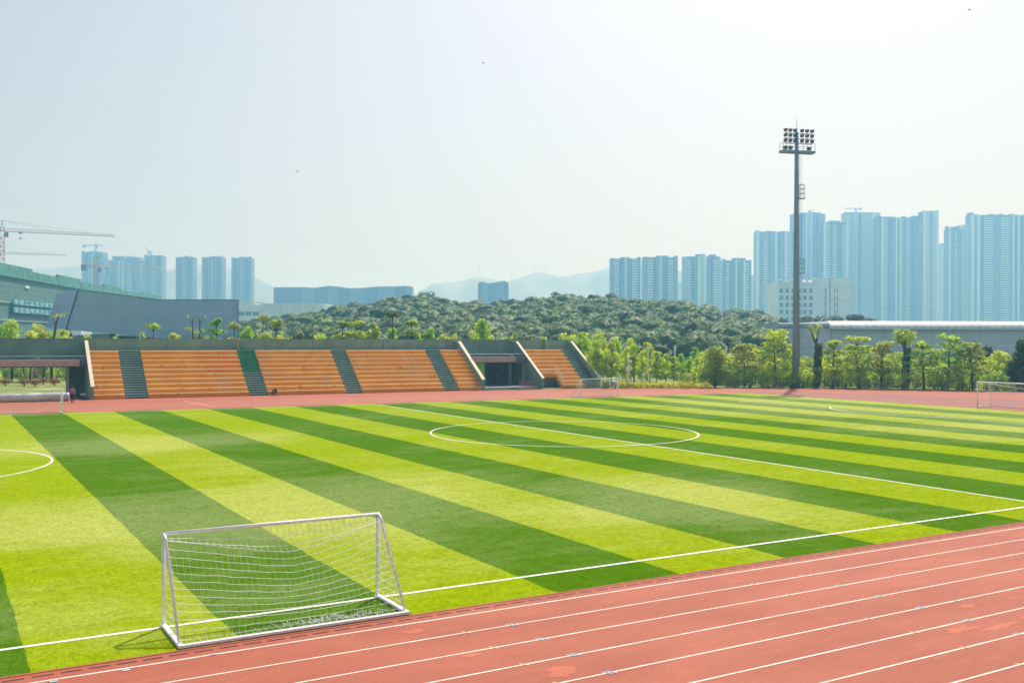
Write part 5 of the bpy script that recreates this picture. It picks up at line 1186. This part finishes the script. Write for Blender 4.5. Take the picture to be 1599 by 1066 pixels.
# dark mesh fence round the bend
FN = thing('mesh_fence', 'low dark wire mesh fence along the outer edge of the far bend', 'fence', (0, 0, 0))
pts = [q for q in OUT if q.x > 58 and q.y > 35]; fp = []
for i, q in enumerate(pts):
    d = (pts[min(i+1, len(pts)-1)]-pts[max(i-1, 0)]).normalized(); nn = Vector((-d.y, d.x)); fp.append(Vector((q.x+nn.x*.8, q.y+nn.y*.8, 0)))
for a, b in zip(fp[:-1], fp[1:]):
    mb = MB(); mb.tube([a, a+Vector((0, 0, 1.35))], .035, 6); mb.build('post', M['dark'], FN)
mb = MB()
for a, b in zip(fp[:-1], fp[1:]):
    for z in (.08, 1.3): mb.bar((a.x, a.y, z), (b.x, b.y, z), .035)
    n = max(2, int((b-a).length/.14))
    for i in range(n): q = a.lerp(b, i/n); q2 = a.lerp(b, min(1, (i+8)/n)); mb.bar((q.x, q.y, .08), (q2.x, q2.y, .08+1.22*min(1, (n-i)/8)), .008)
    for i in range(n): q = a.lerp(b, i/n); q2 = a.lerp(b, max(0, (i-8)/n)); mb.bar((q.x, q.y, .08), (q2.x, q2.y, .08+1.22*min(1, i/8)), .008)
mb.build('wire_mesh', M['dark'], FN)
# three distant birds
for px, py, label in ((754, 99, 'tiny dark bird high in the middle of the sky'), (464, 268, 'tiny dark bird in the left half of the sky'), (1512, 16, 'tiny dark bird near the top right corner of the sky')):
    v = 180; t = thing('bird', label, 'bird', B(U(px, v), v, Z(px, py, v)), .5, 'birds in the sky')
    mb = MB(); mb.ball((0, 0, 0), (.07, .2, .07)); mb.ball((0, -.2, .02), (.045, .07, .045)); mb.hexa([(-.05, .15, -.01), (.05, .15, -.01), (.09, .34, -.01), (-.09, .34, -.01), (-.05, .15, .01), (.05, .15, .01), (.09, .34, .01), (-.09, .34, .01)]); mb.build('body', M['dark'], t, True)
    for s in (-1, 1): mb = MB(); mb.hexa([(s*.05, -.1, 0), (s*.24, -.06, .10), (s*.24, .08, .10), (s*.05, .1, 0), (s*.05, -.1, .02), (s*.24, -.06, .115), (s*.24, .08, .115), (s*.05, .1, .02)][::1]); mb.hexa([(s*.24, -.06, .10), (s*.45, .05, .06), (s*.44, .1, .06), (s*.24, .08, .10), (s*.24, -.06, .115), (s*.45, .05, .07), (s*.44, .1, .07), (s*.24, .08, .115)]); mb.build('wing', M['dark'], t)

# ------------------------------------------------------------------ haze
hz_ = MB(); Q = 9500; hz_.box(-Q, Q, -Q, Q, -1.1, 262)
hm = bpy.data.materials.new('haze'); hm.use_nodes = True; t = hm.node_tree
t.nodes.remove(t.nodes['Principled BSDF']); pv = N(t, 'ShaderNodeVolumePrincipled')
pv.inputs['Color'].default_value = (.225, .57, 1.0, 1); pv.inputs['Absorption Color'].default_value = (1, 1, 1, 1)
pv.inputs['Density'].default_value = .00063; pv.inputs['Anisotropy'].default_value = .3
L(t, pv.outputs[0], t.nodes['Material Output'].inputs['Volume'])
ho = struct(hz_.build('haze', hm), 'stuff'); tag(ho, 'bluish haze hanging over the whole stadium and skyline', 'haze')
